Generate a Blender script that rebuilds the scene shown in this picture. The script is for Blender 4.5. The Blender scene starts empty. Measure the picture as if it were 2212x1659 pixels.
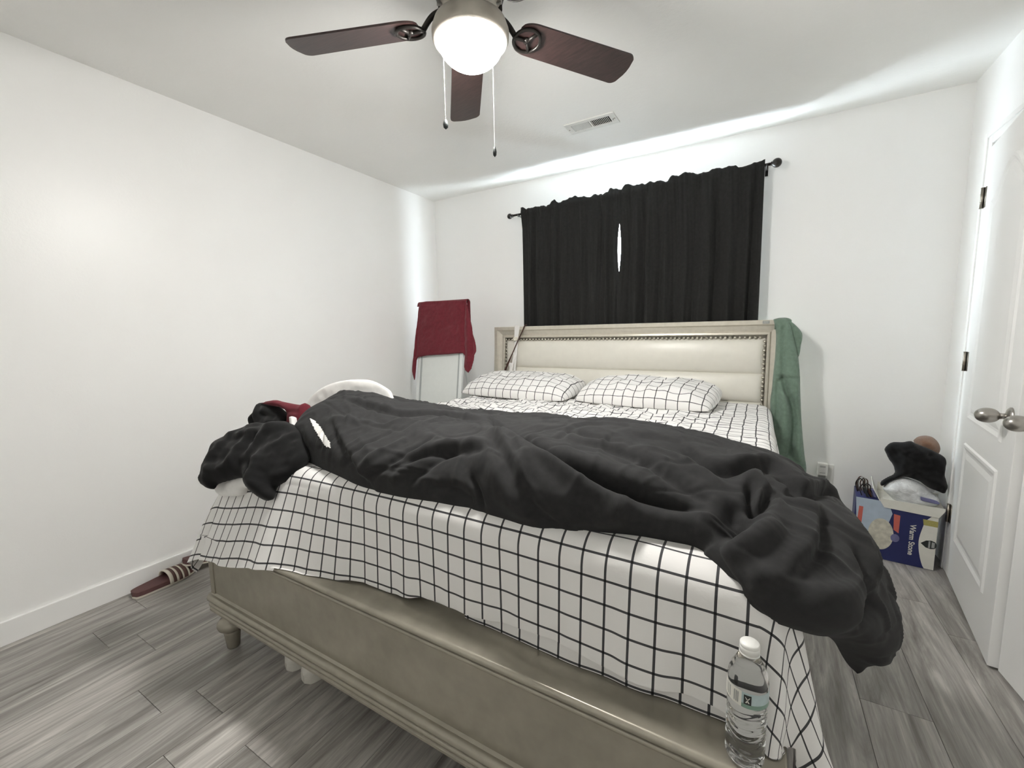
import bpy, bmesh, math, random
import numpy as np
from mathutils import Matrix, Vector

random.seed(7)
R = math.radians
scn = bpy.context.scene
C = scn.collection

# ------------------------------------------------------------------ camera
IW, IH = 2212, 1659
YAW, PITCH, ROLL, FPX = -0.5290, -0.1177, -0.0169, 916.22
CAM = np.array([2.6241, -3.1399, 1.2314])

def cam_axes():
    cy, sy = math.cos(YAW), math.sin(YAW)
    f = np.array([sy * math.cos(PITCH), cy * math.cos(PITCH), math.sin(PITCH)])
    r = np.array([cy, -sy, 0.0]); u = np.cross(r, f)
    c, s = math.cos(ROLL), math.sin(ROLL)
    return np.array([c * r + s * u, -s * r + c * u, f])
AX = cam_axes()

cam_data = bpy.data.cameras.new('camera')
cam_data.sensor_fit = 'HORIZONTAL'
cam_data.sensor_width = 36.0
cam_data.lens = FPX / IW * 36.0
cam_data.clip_start = 0.02
cam = bpy.data.objects.new('camera', cam_data)
C.objects.link(cam)
m = Matrix.Identity(4)
for i in range(3):
    m[i][0] = AX[0][i]; m[i][1] = AX[1][i]; m[i][2] = -AX[2][i]; m[i][3] = CAM[i]
cam.matrix_world = m
scn.camera = cam

# ------------------------------------------------------------------ world, daylight, exposure
SKY = 30.0
world = bpy.data.worlds.new('daylight')
scn.world = world
world.use_nodes = True
bg = world.node_tree.nodes['Background']
bg.inputs['Color'].default_value = (0.80, 0.92, 1.0, 1)
bg.inputs['Strength'].default_value = SKY
pl = bpy.data.lights.new('window_portal', 'AREA')
pl.shape = 'RECTANGLE'; pl.size = 1.30; pl.size_y = 0.93
pl.cycles.is_portal = True
po = bpy.data.objects.new('window_portal', pl)
po.location = (1.80, 0.16, 1.615); po.rotation_euler = (R(-90), 0, 0)
C.objects.link(po)
LAMP = 62.0
scn.view_settings.view_transform = 'Standard'
scn.view_settings.look = 'None'
scn.view_settings.gamma = 1.0
scn.view_settings.use_curve_mapping = False
scn.view_settings.exposure = 2.10
scn.cycles.max_bounces = 16
scn.cycles.diffuse_bounces = 12
scn.cycles.transmission_bounces = 8
scn.cycles.sample_clamp_indirect = 8.0

# ------------------------------------------------------------------ photo pixel -> place
def ray(px):
    return AX.T @ np.array([(px[0] - IW / 2) / FPX, (IH / 2 - px[1]) / FPX, 1.0])
def hit(px, P0, n):
    d = ray(px); n = np.asarray(n, float)
    return CAM + d * (((np.asarray(P0, float) - CAM) @ n) / (d @ n))
def project(P):
    d = (np.asarray(P) - CAM) @ AX.T
    return np.stack([IW / 2 + FPX * d[..., 0] / d[..., 2], IH / 2 - FPX * d[..., 1] / d[..., 2]], -1)

# ------------------------------------------------------------------ noise (numpy value noise)
def _hash(ix, iy, iz, seed):
    h = (ix.astype(np.int64) * 374761393 + iy.astype(np.int64) * 668265263 + iz.astype(np.int64) * 2147483647 + seed * 974711) & 0x7fffffff
    h = ((h ^ (h >> 13)) * 1274126177) & 0x7fffffff
    h = (h ^ (h >> 16)) & 0xffff
    return h / 65535.0 * 2 - 1
def vnoise(P, seed=0):
    P = np.asarray(P, float); i = np.floor(P).astype(int); f = P - i; f = f * f * f * (f * (f * 6 - 15) + 10)
    r = 0
    for dx in (0, 1):
        for dy in (0, 1):
            for dz in (0, 1):
                w = (f[..., 0] if dx else 1 - f[..., 0]) * (f[..., 1] if dy else 1 - f[..., 1]) * (f[..., 2] if dz else 1 - f[..., 2])
                r = r + w * _hash(i[..., 0] + dx, i[..., 1] + dy, i[..., 2] + dz, seed)
    return r
def fbm(P, octv=3, seed=0):
    r = 0; a = 1.0
    for k in range(octv):
        r = r + a * vnoise(np.asarray(P) * (2 ** k) + 17.3 * k, seed + k); a *= 0.5
    return r
def ridged(P, seed=0):
    return 1 - 2 * np.abs(vnoise(P, seed))

# ------------------------------------------------------------------ object helpers
WL = {}
def tag(o, label=None, cat=None, group=None, kind=None):
    if label: o['label'] = label
    if cat: o['category'] = cat
    if group: o['group'] = group
    if kind: o['kind'] = kind
    return o
def thing(name, label, cat, loc, group=None):
    o = bpy.data.objects.new(name, None); C.objects.link(o)
    o.location = loc; o.empty_display_size = 0.05
    WL[o] = np.array(loc, float)
    return tag(o, label, cat, group)
def mk(name, V, F, mat, parent=None, smooth=True, uv=None, origin=None):
    V = np.asarray(V, float)
    if parent is not None: L = WL[parent]
    elif origin is not None: L = np.array(origin, float)
    else:
        L = np.array([(V[:, 0].min() + V[:, 0].max()) / 2, (V[:, 1].min() + V[:, 1].max()) / 2, V[:, 2].min()])
    me = bpy.data.meshes.new(name)
    me.from_pydata((V - L).tolist(), [], [tuple(int(i) for i in f) for f in F])
    if uv is not None:
        ul = me.uv_layers.new(name='UVMap')
        li = np.zeros(len(me.loops), dtype=np.int32); me.loops.foreach_get('vertex_index', li)
        ul.data.foreach_set('uv', np.asarray(uv, float)[li].ravel())
    me.polygons.foreach_set('use_smooth', [bool(smooth)] * len(me.polygons))
    me.update()
    o = bpy.data.objects.new(name, me); C.objects.link(o)
    if mat: me.materials.append(mat)
    if parent is not None:
        o.parent = parent
    else:
        o.location = L
    WL[o] = L
    return o
def clean_normals(o):
    bm = bmesh.new(); bm.from_mesh(o.data); bmesh.ops.recalc_face_normals(bm, faces=bm.faces); bm.to_mesh(o.data); bm.free(); return o

class MB:
    """collects shapes into one vertex / face list"""
    def __init__(s): s.V = []; s.F = []
    def add(s, V, F):
        n = len(s.V); s.V += [tuple(v) for v in V]; s.F += [tuple(i + n for i in f) for f in F]; return s
    def box(s, lo, hi, bev=0.0, M=None):
        lo = np.array(lo, float); hi = np.array(hi, float)
        bm = bmesh.new(); bmesh.ops.create_cube(bm, size=1.0)
        for v in bm.verts: v.co = Vector(((lo + hi) / 2 + np.array(v.co) * (hi - lo)))
        if bev > 0: bmesh.ops.bevel(bm, geom=list(bm.edges), offset=bev, segments=2, affect='EDGES', profile=0.6)
        bm.verts.index_update()
        V = [np.array(v.co) for v in bm.verts]; F = [[v.index for v in f.verts] for f in bm.faces]; bm.free()
        if M is not None: V = [M(v) for v in V]
        return s.add(V, F)
    def grid(s, P, cs=False, ct=False):
        ns, nt = P.shape[:2]; F = grid_faces(ns, nt, cs, ct); return s.add(P.reshape(-1, 3), F)
    def tube(s, path, r, n=10, cap=True):
        V, F = tube_geo(path, r, n, cap); return s.add(V, F)
    def lathe(s, prof, c, n=32, axis=(0, 0, 1)):
        V, F = lathe_geo(prof, c, n, axis); return s.add(V, F)
    def obj(s, name, mat, parent=None, smooth=True, **k):
        return mk(name, s.V, s.F, mat, parent, smooth, **k)

def grid_faces(ns, nt, cs=False, ct=False):
    F = []
    for i in range(ns if cs else ns - 1):
        a = i * nt; b = ((i + 1) % ns) * nt
        for j in range(nt if ct else nt - 1):
            k = (j + 1) % nt
            F.append((a + j, b + j, b + k, a + k))
    return F
def frame(d):
    d = d / np.linalg.norm(d)
    a = np.cross(d, [0, 0, 1.0])
    if np.linalg.norm(a) < 1e-4: a = np.array([1.0, 0, 0])
    a /= np.linalg.norm(a); return a, np.cross(d, a)
def tube_geo(path, r, n=10, cap=True):
    path = np.asarray(path, float); N = len(path)
    r = np.full(N, r) if np.isscalar(r) else np.asarray(r)
    V = []; F = []
    a0 = None
    for i in range(N):
        d = path[min(i + 1, N - 1)] - path[max(i - 1, 0)]
        d = d / np.linalg.norm(d)
        if a0 is None: a0, _ = frame(d)
        a0 = a0 - d * (a0 @ d); a0 /= np.linalg.norm(a0); b = np.cross(d, a0)
        for k in range(n):
            t = 2 * math.pi * k / n; V.append(path[i] + r[i] * (a0 * math.cos(t) + b * math.sin(t)))
    for i in range(N - 1):
        for k in range(n):
            F.append((i * n + k, i * n + (k + 1) % n, (i + 1) * n + (k + 1) % n, (i + 1) * n + k))
    if cap:
        F.append(tuple(range(n - 1, -1, -1))); F.append(tuple((N - 1) * n + k for k in range(n)))
    return V, F
def lathe_geo(prof, c, n=32, axis=(0, 0, 1)):
    ax = np.array(axis, float); ax /= np.linalg.norm(ax)
    a, b = frame(ax) if abs(ax[2]) < .99 else (np.array([1., 0, 0]), np.array([0, 1., 0]) * np.sign(ax[2]))
    c = np.array(c, float); V = []; F = []
    for (r, h) in prof:
        for k in range(n):
            t = 2 * math.pi * k / n; V.append(c + ax * h + r * (a * math.cos(t) + b * math.sin(t)))
    for i in range(len(prof) - 1):
        for k in range(n):
            F.append((i * n + k, i * n + (k + 1) % n, (i + 1) * n + (k + 1) % n, (i + 1) * n + k))
    if prof[0][0] > 1e-5: F.append(tuple(range(n - 1, -1, -1)))
    if prof[-1][0] > 1e-5: F.append(tuple((len(prof) - 1) * n + k for k in range(n)))
    return V, F
def smooth_path(pts, n=60):
    pts = np.asarray(pts, float)
    k = np.arange(len(pts)); q = np.linspace(0, len(pts) - 1, n)
    P = np.concatenate([[2 * pts[0] - pts[1]], pts, [2 * pts[-1] - pts[-2]]])
    out = []
    for t in q:
        i = min(int(t), len(pts) - 2); f = t - i
        p0, p1, p2, p3 = P[i], P[i + 1], P[i + 2], P[i + 3]
        out.append(0.5 * ((2 * p1) + (-p0 + p2) * f + (2 * p0 - 5 * p1 + 4 * p2 - p3) * f * f + (-p0 + 3 * p1 - 3 * p2 + p3) * f ** 3))
    return np.array(out)
def sdist(Q, poly, closed=True):
    """distance of 2-D points Q to a polyline"""
    A = np.asarray(poly, float); B = np.roll(A, -1, 0)
    if not closed: A = A[:-1]; B = B[:-1]
    best = np.full(len(Q), 1e9); near = np.zeros((len(Q), 2))
    for a, b in zip(A, B):
        ab = b - a; t = np.clip(((Q - a) @ ab) / max(ab @ ab, 1e-12), 0, 1)
        c = a + t[:, None] * ab; d = np.linalg.norm(Q - c, axis=1)
        k = d < best; best[k] = d[k]; near[k] = c[k]
    return best, near
def inside(Q, poly):
    r = np.zeros(len(Q), bool); A = np.asarray(poly); B = np.roll(A, -1, 0)
    for (x1, y1), (x2, y2) in zip(A, B):
        c = ((y1 > Q[:, 1]) != (y2 > Q[:, 1])) & (Q[:, 0] < (x2 - x1) * (Q[:, 1] - y1) / ((y2 - y1) if y2 != y1 else 1e-12) + x1)
        r ^= c
    return r
def cloth_slab(name, px, P0, n, Df, Db, w, mat, parent=None, res=0.008, creases=(), noise=0.0, nscale=14.0, warp=None, seed=0, rnd=True, uvs=1.0):
    """a soft piece of cloth or a bundle: outline seen in the photo, standing on the plane (P0, n), with real thickness"""
    n = np.array(n, float); n /= np.linalg.norm(n); P0 = np.array(P0, float)
    a = np.cross([0, 0, 1.0], n)
    if np.linalg.norm(a) < 1e-3: a = np.array([1.0, 0, 0])
    a /= np.linalg.norm(a); b = np.cross(n, a)
    to2 = lambda q: np.array([(hit(q, P0, n) - P0) @ a, (hit(q, P0, n) - P0) @ b])
    poly = np.array([to2(q) for q in px])
    if rnd: poly = smooth_path(np.concatenate([poly, poly[:1]]), len(poly) * 5)[:-1]
    lo = poly.min(0) - res; hi = poly.max(0) + res
    nx, ny = int((hi[0] - lo[0]) / res) + 2, int((hi[1] - lo[1]) / res) + 2
    X, Y = np.meshgrid(lo[0] + np.arange(nx) * res, lo[1] + np.arange(ny) * res, indexing='ij')
    Q = np.stack([X.ravel(), Y.ravel()], 1)
    ins = inside(Q, poly); d, near = sdist(Q, poly)
    d = np.where(ins, d, 0)
    Q2 = np.where(ins[:, None], Q, near)
    I = ins.reshape(nx, ny)
    keep = I[:-1, :-1] | I[1:, :-1] | I[:-1, 1:] | I[1:, 1:]
    fx = np.sqrt(np.clip(1 - (1 - np.clip(d / w, 0, 1)) ** 2, 0, 1))
    hf = Df * fx
    for cr in creases:
        pl2 = np.array([to2(q) for q in cr[0]])
        if len(pl2) > 2: pl2 = smooth_path(pl2, 24)
        dd, _ = sdist(Q2, pl2, closed=False)
        hf = hf + cr[1] * np.exp(-(dd / cr[2]) ** 2) * np.clip(d / 0.02, 0, 1)
    W3 = P0 + Q2[:, :1] * a + Q2[:, 1:] * b
    if noise: hf = hf + noise * fbm(W3 * nscale, 3, seed) * np.clip(d / 0.03, 0, 1)
    hb = -Db * fx
    if noise: hb = hb + 0.4 * noise * fbm(W3 * nscale + 9, 2, seed) * np.clip(d / 0.03, 0, 1)
    used = np.zeros((nx, ny), bool)
    used[:-1, :-1] |= keep; used[1:, :-1] |= keep; used[:-1, 1:] |= keep; used[1:, 1:] |= keep
    idx = -np.ones(nx * ny, int); ui = np.where(used.ravel())[0]; idx[ui] = np.arange(len(ui))
    Vf = (W3 + hf[:, None] * n)[ui]; Vb = (W3 + hb[:, None] * n)[ui]
    V = np.concatenate([Vf, Vb]); N = len(ui); F = []
    for i, j in zip(*np.where(keep)):
        q = [idx[i * ny + j], idx[(i + 1) * ny + j], idx[(i + 1) * ny + j + 1], idx[i * ny + j + 1]]
        F.append(q); F.append([k + N for k in q[::-1]])
    if warp is not None: V = warp(V)
    o = mk(name, V, F, mat, parent, True, uv=np.concatenate([Q2[ui], Q2[ui]]) * uvs)
    bm = bmesh.new(); bm.from_mesh(o.data); bmesh.ops.remove_doubles(bm, verts=bm.verts, dist=0.0004); bm.to_mesh(o.data); bm.free()
    o.data.polygons.foreach_set('use_smooth', [True] * len(o.data.polygons))
    return o

# ------------------------------------------------------------------ materials
def srgb(r, g, b):
    f = lambda c: (c / 255 / 12.92) if c / 255 <= 0.04045 else ((c / 255 + 0.055) / 1.055) ** 2.4
    return (f(r), f(g), f(b), 1)
class NT:
    def __init__(s, name):
        s.m = bpy.data.materials.new(name); s.m.use_nodes = True; s.t = s.m.node_tree; s.n = s.t.nodes
        s.b = s.n['Principled BSDF']
    def new(s, kind, **k):
        x = s.n.new(kind)
        for a, v in k.items(): setattr(x, a, v)
        return x
    def link(s, a, b): s.t.links.new(a, b)
    def val(s, v): x = s.new('ShaderNodeValue'); x.outputs[0].default_value = v; return x.outputs[0]
    def math(s, op, a, b=None, c=None):
        x = s.new('ShaderNodeMath', operation=op)
        for i, v in enumerate((a, b, c)):
            if v is None: continue
            if isinstance(v, (int, float)): x.inputs[i].default_value = v
            else: s.link(v, x.inputs[i])
        return x.outputs[0]
    def mix(s, f, a, b):
        x = s.new('ShaderNodeMix', data_type='RGBA')
        for i, v in ((0, f), (6, a), (7, b)):
            if isinstance(v, (int, float, tuple)): x.inputs[i].default_value = v
            else: s.link(v, x.inputs[i])
        return x.outputs[2]
    def coord(s, kind='Object', scale=(1, 1, 1)):
        c = s.new('ShaderNodeTexCoord'); mp = s.new('ShaderNodeMapping'); mp.inputs['Scale'].default_value = scale
        s.link(c.outputs[kind], mp.inputs['Vector']); return mp.outputs['Vector']
    def noise(s, scale, detail=3, vec=None, rough=0.5, dist=0.0):
        x = s.new('ShaderNodeTexNoise'); x.inputs['Scale'].default_value = scale; x.inputs['Detail'].default_value = detail
        x.inputs['Roughness'].default_value = rough; x.inputs['Distortion'].default_value = dist
        if vec is not None: s.link(vec, x.inputs['Vector'])
        return x.outputs['Fac']
    def ramp(s, f, stops):
        x = s.new('ShaderNodeValToRGB'); e = x.color_ramp.elements
        while len(e) < len(stops): e.new(0.5)
        for i, (p, c) in enumerate(stops): e[i].position = p; e[i].color = c if isinstance(c, tuple) else (c, c, c, 1)
        s.link(f, x.inputs['Fac']); return x.outputs['Color']
    def bump(s, h, strength=0.2, dist=0.01):
        x = s.new('ShaderNodeBump'); x.inputs['Strength'].default_value = strength; x.inputs['Distance'].default_value = dist
        s.link(h, x.inputs['Height']); s.link(x.outputs['Normal'], s.b.inputs['Normal']); return x
    def base(s, v):
        if isinstance(v, tuple): s.b.inputs['Base Color'].default_value = v
        else: s.link(v, s.b.inputs['Base Color'])
    def set(s, **k):
        for a, v in k.items(): s.b.inputs[a.replace('_', ' ')].default_value = v
        return s
def plain(name, col, rough=0.5, metal=0.0, var=0.06, nscale=30.0, bump=0.0, bscale=200.0, spec=0.5):
    t = NT(name); v = t.coord('Object')
    f = t.noise(nscale, 3, v)
    d = tuple(c * (1 - var) for c in col[:3]) + (1,); l = tuple(min(1, c * (1 + var)) for c in col[:3]) + (1,)
    t.base(t.ramp(f, [(0.3, d), (0.7, l)]))
    t.set(Roughness=rough, Metallic=metal); t.b.inputs['Specular IOR Level'].default_value = spec
    if bump: t.bump(t.noise(bscale, 3, v), bump, 0.002)
    return t.m
def fabric(name, col, rough=0.9, weave=900.0, sheen=0.2, var=0.12, bump=0.15, big=0.0):
    t = NT(name); v = t.coord('Object')
    f = t.noise(60, 4, v); g = t.noise(weave, 2, v)
    d = tuple(c * (1 - var) for c in col[:3]) + (1,); l = tuple(min(1, c * (1 + var)) for c in col[:3]) + (1,)
    t.base(t.ramp(f, [(0.3, d), (0.7, l)]))
    t.set(Roughness=rough); t.b.inputs['Sheen Weight'].default_value = sheen; t.b.inputs['Sheen Roughness'].default_value = 0.5
    t.b.inputs['Specular IOR Level'].default_value = 0.2
    h = g
    if big: h = t.math('ADD', g, t.math('MULTIPLY', t.noise(45, 4, v), big))
    t.bump(h, bump, 0.003); return t.m
def wall_paint(name, col, rough, bump, scale, spec=0.5):
    t = NT(name); v = t.coord('Object')
    t.base(t.ramp(t.noise(3.0, 3, v), [(0.3, tuple(c * .985 for c in col[:3]) + (1,)), (0.7, col)]))
    t.set(Roughness=rough); t.b.inputs['Specular IOR Level'].default_value = spec
    t.bump(t.noise(scale, 4, v, 0.6), bump, 0.004); return t.m

M_WALL = wall_paint('wall_paint', (0.92, 0.92, 0.91, 1), 0.38, 0.10, 90)
M_CEIL = wall_paint('ceiling_paint', (0.93, 0.93, 0.91, 1), 0.85, 0.35, 45, 0.2)
M_TRIM = wall_paint('trim_paint', (0.90, 0.90, 0.89, 1), 0.35, 0.02, 60)
M_DOOR = wall_paint('door_paint', (0.90, 0.90, 0.89, 1), 0.42, 0.04, 120)
M_BLACKFAB = fabric('black_cotton', (0.0085, 0.0085, 0.0088, 1), sheen=0.10)
M_DUVET = fabric('charcoal_duvet_fabric', (0.0255, 0.0255, 0.026, 1), sheen=0.03, bump=0.10, big=0.0)
M_CURTAIN = fabric('black_curtain_fabric', (0.021, 0.021, 0.0202, 1), sheen=0.02)
M_WHITEFAB = fabric('white_cotton', (0.80, 0.79, 0.77, 1), var=0.03)
M_TOWEL = fabric('maroon_terry', (0.150, 0.021, 0.031, 1), weave=420, sheen=0.12, bump=0.6, big=0.6)
M_MAROON = fabric('maroon_jersey', (0.13, 0.018, 0.027, 1), sheen=0.08)
M_GREEN = fabric('sage_fleece', (0.165, 0.235, 0.185, 1), sheen=0.2, bump=0.25)
M_BROWNFUR = fabric('brown_fleece', (0.22, 0.115, 0.065, 1), sheen=0.5, bump=0.9, big=1.0)
M_CHAMP = plain('champagne_paint', (0.60, 0.565, 0.485, 1), 0.32, 0.25, 0.05, 40)
M_FOOT = plain('taupe_metallic_paint', (0.345, 0.322, 0.265, 1), 0.27, 0.45, 0.06, 25)
M_LEATHER = plain('cream_leather', (0.74, 0.72, 0.65, 1), 0.34, 0, 0.02, 20, 0.06, 350)
M_NAIL = plain('pewter_nailhead', (0.55, 0.52, 0.45, 1), 0.28, 0.8, 0.05)
M_BRONZE = plain('dark_bronze', (0.020, 0.017, 0.015, 1), 0.38, 0.5, 0.15)
M_NICKEL = plain('brushed_nickel', (0.42, 0.40, 0.37, 1), 0.28, 1.0, 0.05)
M_HINGE = plain('satin_hinge_steel', (0.33, 0.30, 0.26, 1), 0.35, 1.0, 0.05)
M_RING = plain('pewter_ring', (0.46, 0.43, 0.375, 1), 0.38, 0.4, 0.06)
M_CHAIN = plain('steel_chain', (0.42, 0.42, 0.40, 1), 0.3, 1.0, 0.03)
M_WHITEMETAL = plain('white_powder_coat', (0.74, 0.77, 0.76, 1), 0.35, 0.0, 0.02)
M_PANEL = plain('white_board', (0.72, 0.75, 0.73, 1), 0.4, 0.0, 0.015)
M_GREYTRIM = plain('grey_aluminium', (0.42, 0.45, 0.45, 1), 0.35, 0.4, 0.03)
M_DARK = plain('dark_void', (0.02, 0.02, 0.02, 1), 0.8)
M_LEATHERBROWN = plain('brown_leather_strap', (0.055, 0.022, 0.014, 1), 0.4, 0, 0.15)
M_PLASTICW = plain('white_plastic', (0.78, 0.78, 0.75, 1), 0.35, 0, 0.02)
M_NAVY = plain('navy_print', (0.016, 0.022, 0.105, 1), 0.45, 0, 0.05)
M_PALEBLUE = plain('pale_blue_print', (0.42, 0.50, 0.60, 1), 0.45, 0, 0.05)
M_MOON = plain('moon_print', (0.55, 0.53, 0.45, 1), 0.5, 0, 0.22, 40)
M_REDP = plain('red_print', (0.55, 0.13, 0.10, 1), 0.45, 0, 0.05)
M_PURPLE = plain('grey_violet_print', (0.16, 0.16, 0.30, 1), 0.45, 0, 0.15)
M_YELLOW = plain('olive_yellow_sticker', (0.36, 0.32, 0.10, 1), 0.5, 0, 0.2, 300)
M_CARDW = plain('white_card', (0.70, 0.69, 0.63, 1), 0.6, 0, 0.03)
M_BLACKP = plain('black_print', (0.02, 0.025, 0.025, 1), 0.45)
M_SLIPPER = plain('maroon_foam', (0.115, 0.052, 0.052, 1), 0.7, 0, 0.08, 60, 0.1)
M_CREAM = plain('cream_strap', (0.72, 0.68, 0.58, 1), 0.6, 0, 0.03)
M_BROWNSTR = plain('brown_strap', (0.12, 0.06, 0.05, 1), 0.6, 0, 0.08)
M_SNEAKW = plain('off_white_rubber', (0.62, 0.60, 0.55, 1), 0.6, 0, 0.06)
M_SNEAKB = plain('black_canvas', (0.02, 0.02, 0.022, 1), 0.8, 0, 0.1)
M_GREYP = plain('grey_print', (0.30, 0.31, 0.30, 1), 0.5, 0, 0.1)

def m_plank():
    t = NT('grey_oak_plank')
    g = t.new('ShaderNodeNewGeometry'); oi = t.new('ShaderNodeObjectInfo')
    mp = t.new('ShaderNodeMapping'); mp.inputs['Scale'].default_value = (15, 1.5, 1)
    off = t.new('ShaderNodeCombineXYZ')
    for i in range(3): t.link(t.math('MULTIPLY', oi.outputs['Random'], 37.0 + 11 * i), off.inputs[i])
    t.link(g.outputs['Position'], mp.inputs['Vector']); t.link(off.outputs[0], mp.inputs['Location'])
    v = mp.outputs['Vector']
    n1 = t.noise(1.0, 6, v, 0.66, 1.2)
    mp2 = t.new('ShaderNodeMapping'); mp2.inputs['Scale'].default_value = (120, 6.0, 1)
    t.link(g.outputs['Position'], mp2.inputs['Vector']); t.link(off.outputs[0], mp2.inputs['Location'])
    n2 = t.noise(1.0, 3, mp2.outputs['Vector'], 0.6)
    col = t.ramp(n1, [(0.28, (0.17, 0.157, 0.145, 1)), (0.44, (0.31, 0.293, 0.272, 1)), (0.57, (0.43, 0.41, 0.385, 1)), (0.74, (0.64, 0.62, 0.58, 1))])
    col = t.mix(t.math('MULTIPLY', t.ramp(n2, [(0.4, 0.0), (0.75, 1.0)]), 0.40), col, (0.09, 0.082, 0.076, 1))
    tone = t.math('ADD', t.math('MULTIPLY', oi.outputs['Random'], 0.36), 0.84)
    x = t.new('ShaderNodeMix', data_type='RGBA', blend_type='MULTIPLY'); x.inputs[0].default_value = 1.0
    t.link(col, x.inputs[6]); cc = t.new('ShaderNodeCombineXYZ')
    for i in range(3): t.link(tone, cc.inputs[i])
    t.link(cc.outputs[0], x.inputs[7])
    t.base(x.outputs[2]); t.set(Roughness=0.42); t.bump(n2, 0.15, 0.002)
    return t.m
M_PLANK = m_plank()

def m_grid(name, cell=0.0527, lw=0.0052, warp=0.0):
    t = NT(name)
    uvn = t.new('ShaderNodeTexCoord'); sx = t.new('ShaderNodeSeparateXYZ'); t.link(uvn.outputs['UV'], sx.inputs[0])
    U, Vv = sx.outputs[0], sx.outputs[1]
    if warp:
        U = t.math('ADD', U, t.math('MULTIPLY', t.math('SUBTRACT', t.noise(9, 2, uvn.outputs['UV']), 0.5), warp))
        mp = t.new('ShaderNodeMapping'); mp.inputs['Location'].default_value = (5, 3, 1); t.link(uvn.outputs['UV'], mp.inputs['Vector'])
        Vv = t.math('ADD', Vv, t.math('MULTIPLY', t.math('SUBTRACT', t.noise(9, 2, mp.outputs['Vector']), 0.5), warp))
    def line(a):
        f = t.math('ABSOLUTE', t.math('SUBTRACT', t.math('FRACT', t.math('DIVIDE', a, cell)), 0.5))
        return t.math('LESS_THAN', f, lw / cell / 2)
    a, b = line(U), line(Vv)
    both = t.math('MULTIPLY', a, b); any_ = t.math('MAXIMUM', a, b)
    col = t.mix(any_, (0.79, 0.78, 0.765, 1), (0.062, 0.062, 0.066, 1))
    col = t.mix(both, col, (0.012, 0.012, 0.013, 1))
    t.base(col); t.set(Roughness=0.85); t.b.inputs['Specular IOR Level'].default_value = 0.2
    t.b.inputs['Sheen Weight'].default_value = 0.1
    v = t.coord('Object')
    t.bump(t.math('ADD', t.noise(55, 4, v), t.math('MULTIPLY', t.noise(800, 2, v), 0.15)), 0.18, 0.006)
    return t.m
M_GRID = m_grid('white_windowpane_check')
M_GRIDP = m_grid('white_windowpane_check_pillow', 0.062, 0.0046, 0.012)

def m_emit():
    t = NT('lit_opal_glass'); t.base((1, 1, 1, 1))
    t.b.inputs['Emission Color'].default_value = (1.0, 0.975, 0.935, 1); t.b.inputs['Emission Strength'].default_value = LAMP
    return t.m
def m_pane():
    t = NT('window_glass'); tr = t.new('ShaderNodeBsdfTransparent'); gl = t.new('ShaderNodeBsdfGlossy'); gl.inputs['Roughness'].default_value = 0.02
    mx = t.new('ShaderNodeMixShader'); mx.inputs[0].default_value = 0.08
    t.link(tr.outputs[0], mx.inputs[1]); t.link(gl.outputs[0], mx.inputs[2]); t.link(mx.outputs[0], t.n['Material Output'].inputs['Surface']); return t.m
def m_water():
    t = NT('clear_bottle_plastic'); t.base((0.97, 0.98, 0.98, 1)); t.set(Roughness=0.03, IOR=1.33); t.b.inputs['Transmission Weight'].default_value = 1.0; return t.m
def m_blade():
    t = NT('mahogany_blade'); v = t.coord('Generated', (1.5, 14, 1))
    t.base(t.ramp(t.noise(3, 4, v, 0.6, 0.5), [(0.3, (0.020, 0.011, 0.010, 1)), (0.7, (0.050, 0.027, 0.025, 1))])); t.set(Roughness=0.36); return t.m
def m_bag():
    t = NT('crinkled_white_plastic'); v = t.coord('Object')
    t.base(t.ramp(t.noise(18, 4, v), [(0.35, (0.55, 0.56, 0.57, 1)), (0.6, (0.78, 0.80, 0.81, 1))])); t.set(Roughness=0.25)
    t.bump(t.noise(60, 5, v, 0.6, 1.0), 0.6, 0.01); return t.m
M_EMIT, M_PANE, M_WATER, M_BLADE, M_BAG = m_emit(), m_pane(), m_water(), m_blade(), m_bag()

# ================================================================== THE ROOM
XR, HC, YF = 3.50, 2.44, -3.90
DY0, DY1, DH = -0.305, -1.855, 2.045        # closet opening along the right wall
floor = tag(MB().box((-0.1, YF - .1, -0.06), (4.35, 0.1, -0.006)).obj('floor', M_DARK, smooth=False, origin=(0, 0, 0)), 'grey wood plank floor of the bedroom', 'floor', kind='structure')
PWD, PLN = 0.1825, 1.22
bm_p = None
fixed = {1: -2.607, 4: -2.637, 6: -2.70}
pm = None
k0 = -1
for k in range(-1, 19):
    xa = 0.045 + PWD * k; xb = xa + PWD
    xa2, xb2 = max(xa, 0.0), min(xb, XR)
    if xb2 - xa2 < 0.02: continue
    j0 = fixed.get(k, -2.607 + random.uniform(0, PLN))
    y = j0 + PLN * 3
    while y > YF:
        y1 = y; y0 = y - PLN; y -= PLN
        y1c, y0c = min(y1, 0.0), max(y0, YF)
        if y1c - y0c < 0.03: continue
        full = abs((y1c - y0c) - PLN) < 1e-6 and abs((xb2 - xa2) - PWD) < 1e-6
        cx, cy = (xa2 + xb2) / 2, (y0c + y1c) / 2
        hx, hy = (xb2 - xa2) / 2 - 0.0006, (y1c - y0c) / 2 - 0.0006
        if full and pm is not None:
            o = bpy.data.objects.new('plank', pm); C.objects.link(o)
        else:
            b_ = MB().box((-hx, -hy, -0.008), (hx, hy, 0), 0.0009)
            me = bpy.data.meshes.new('plank'); me.from_pydata([tuple(v) for v in b_.V], [], b_.F); me.materials.append(M_PLANK)
            o = bpy.data.objects.new('plank', me); C.objects.link(o)
            if full: pm = me
        o.parent = floor; o.location = (cx, cy, 0)

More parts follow.
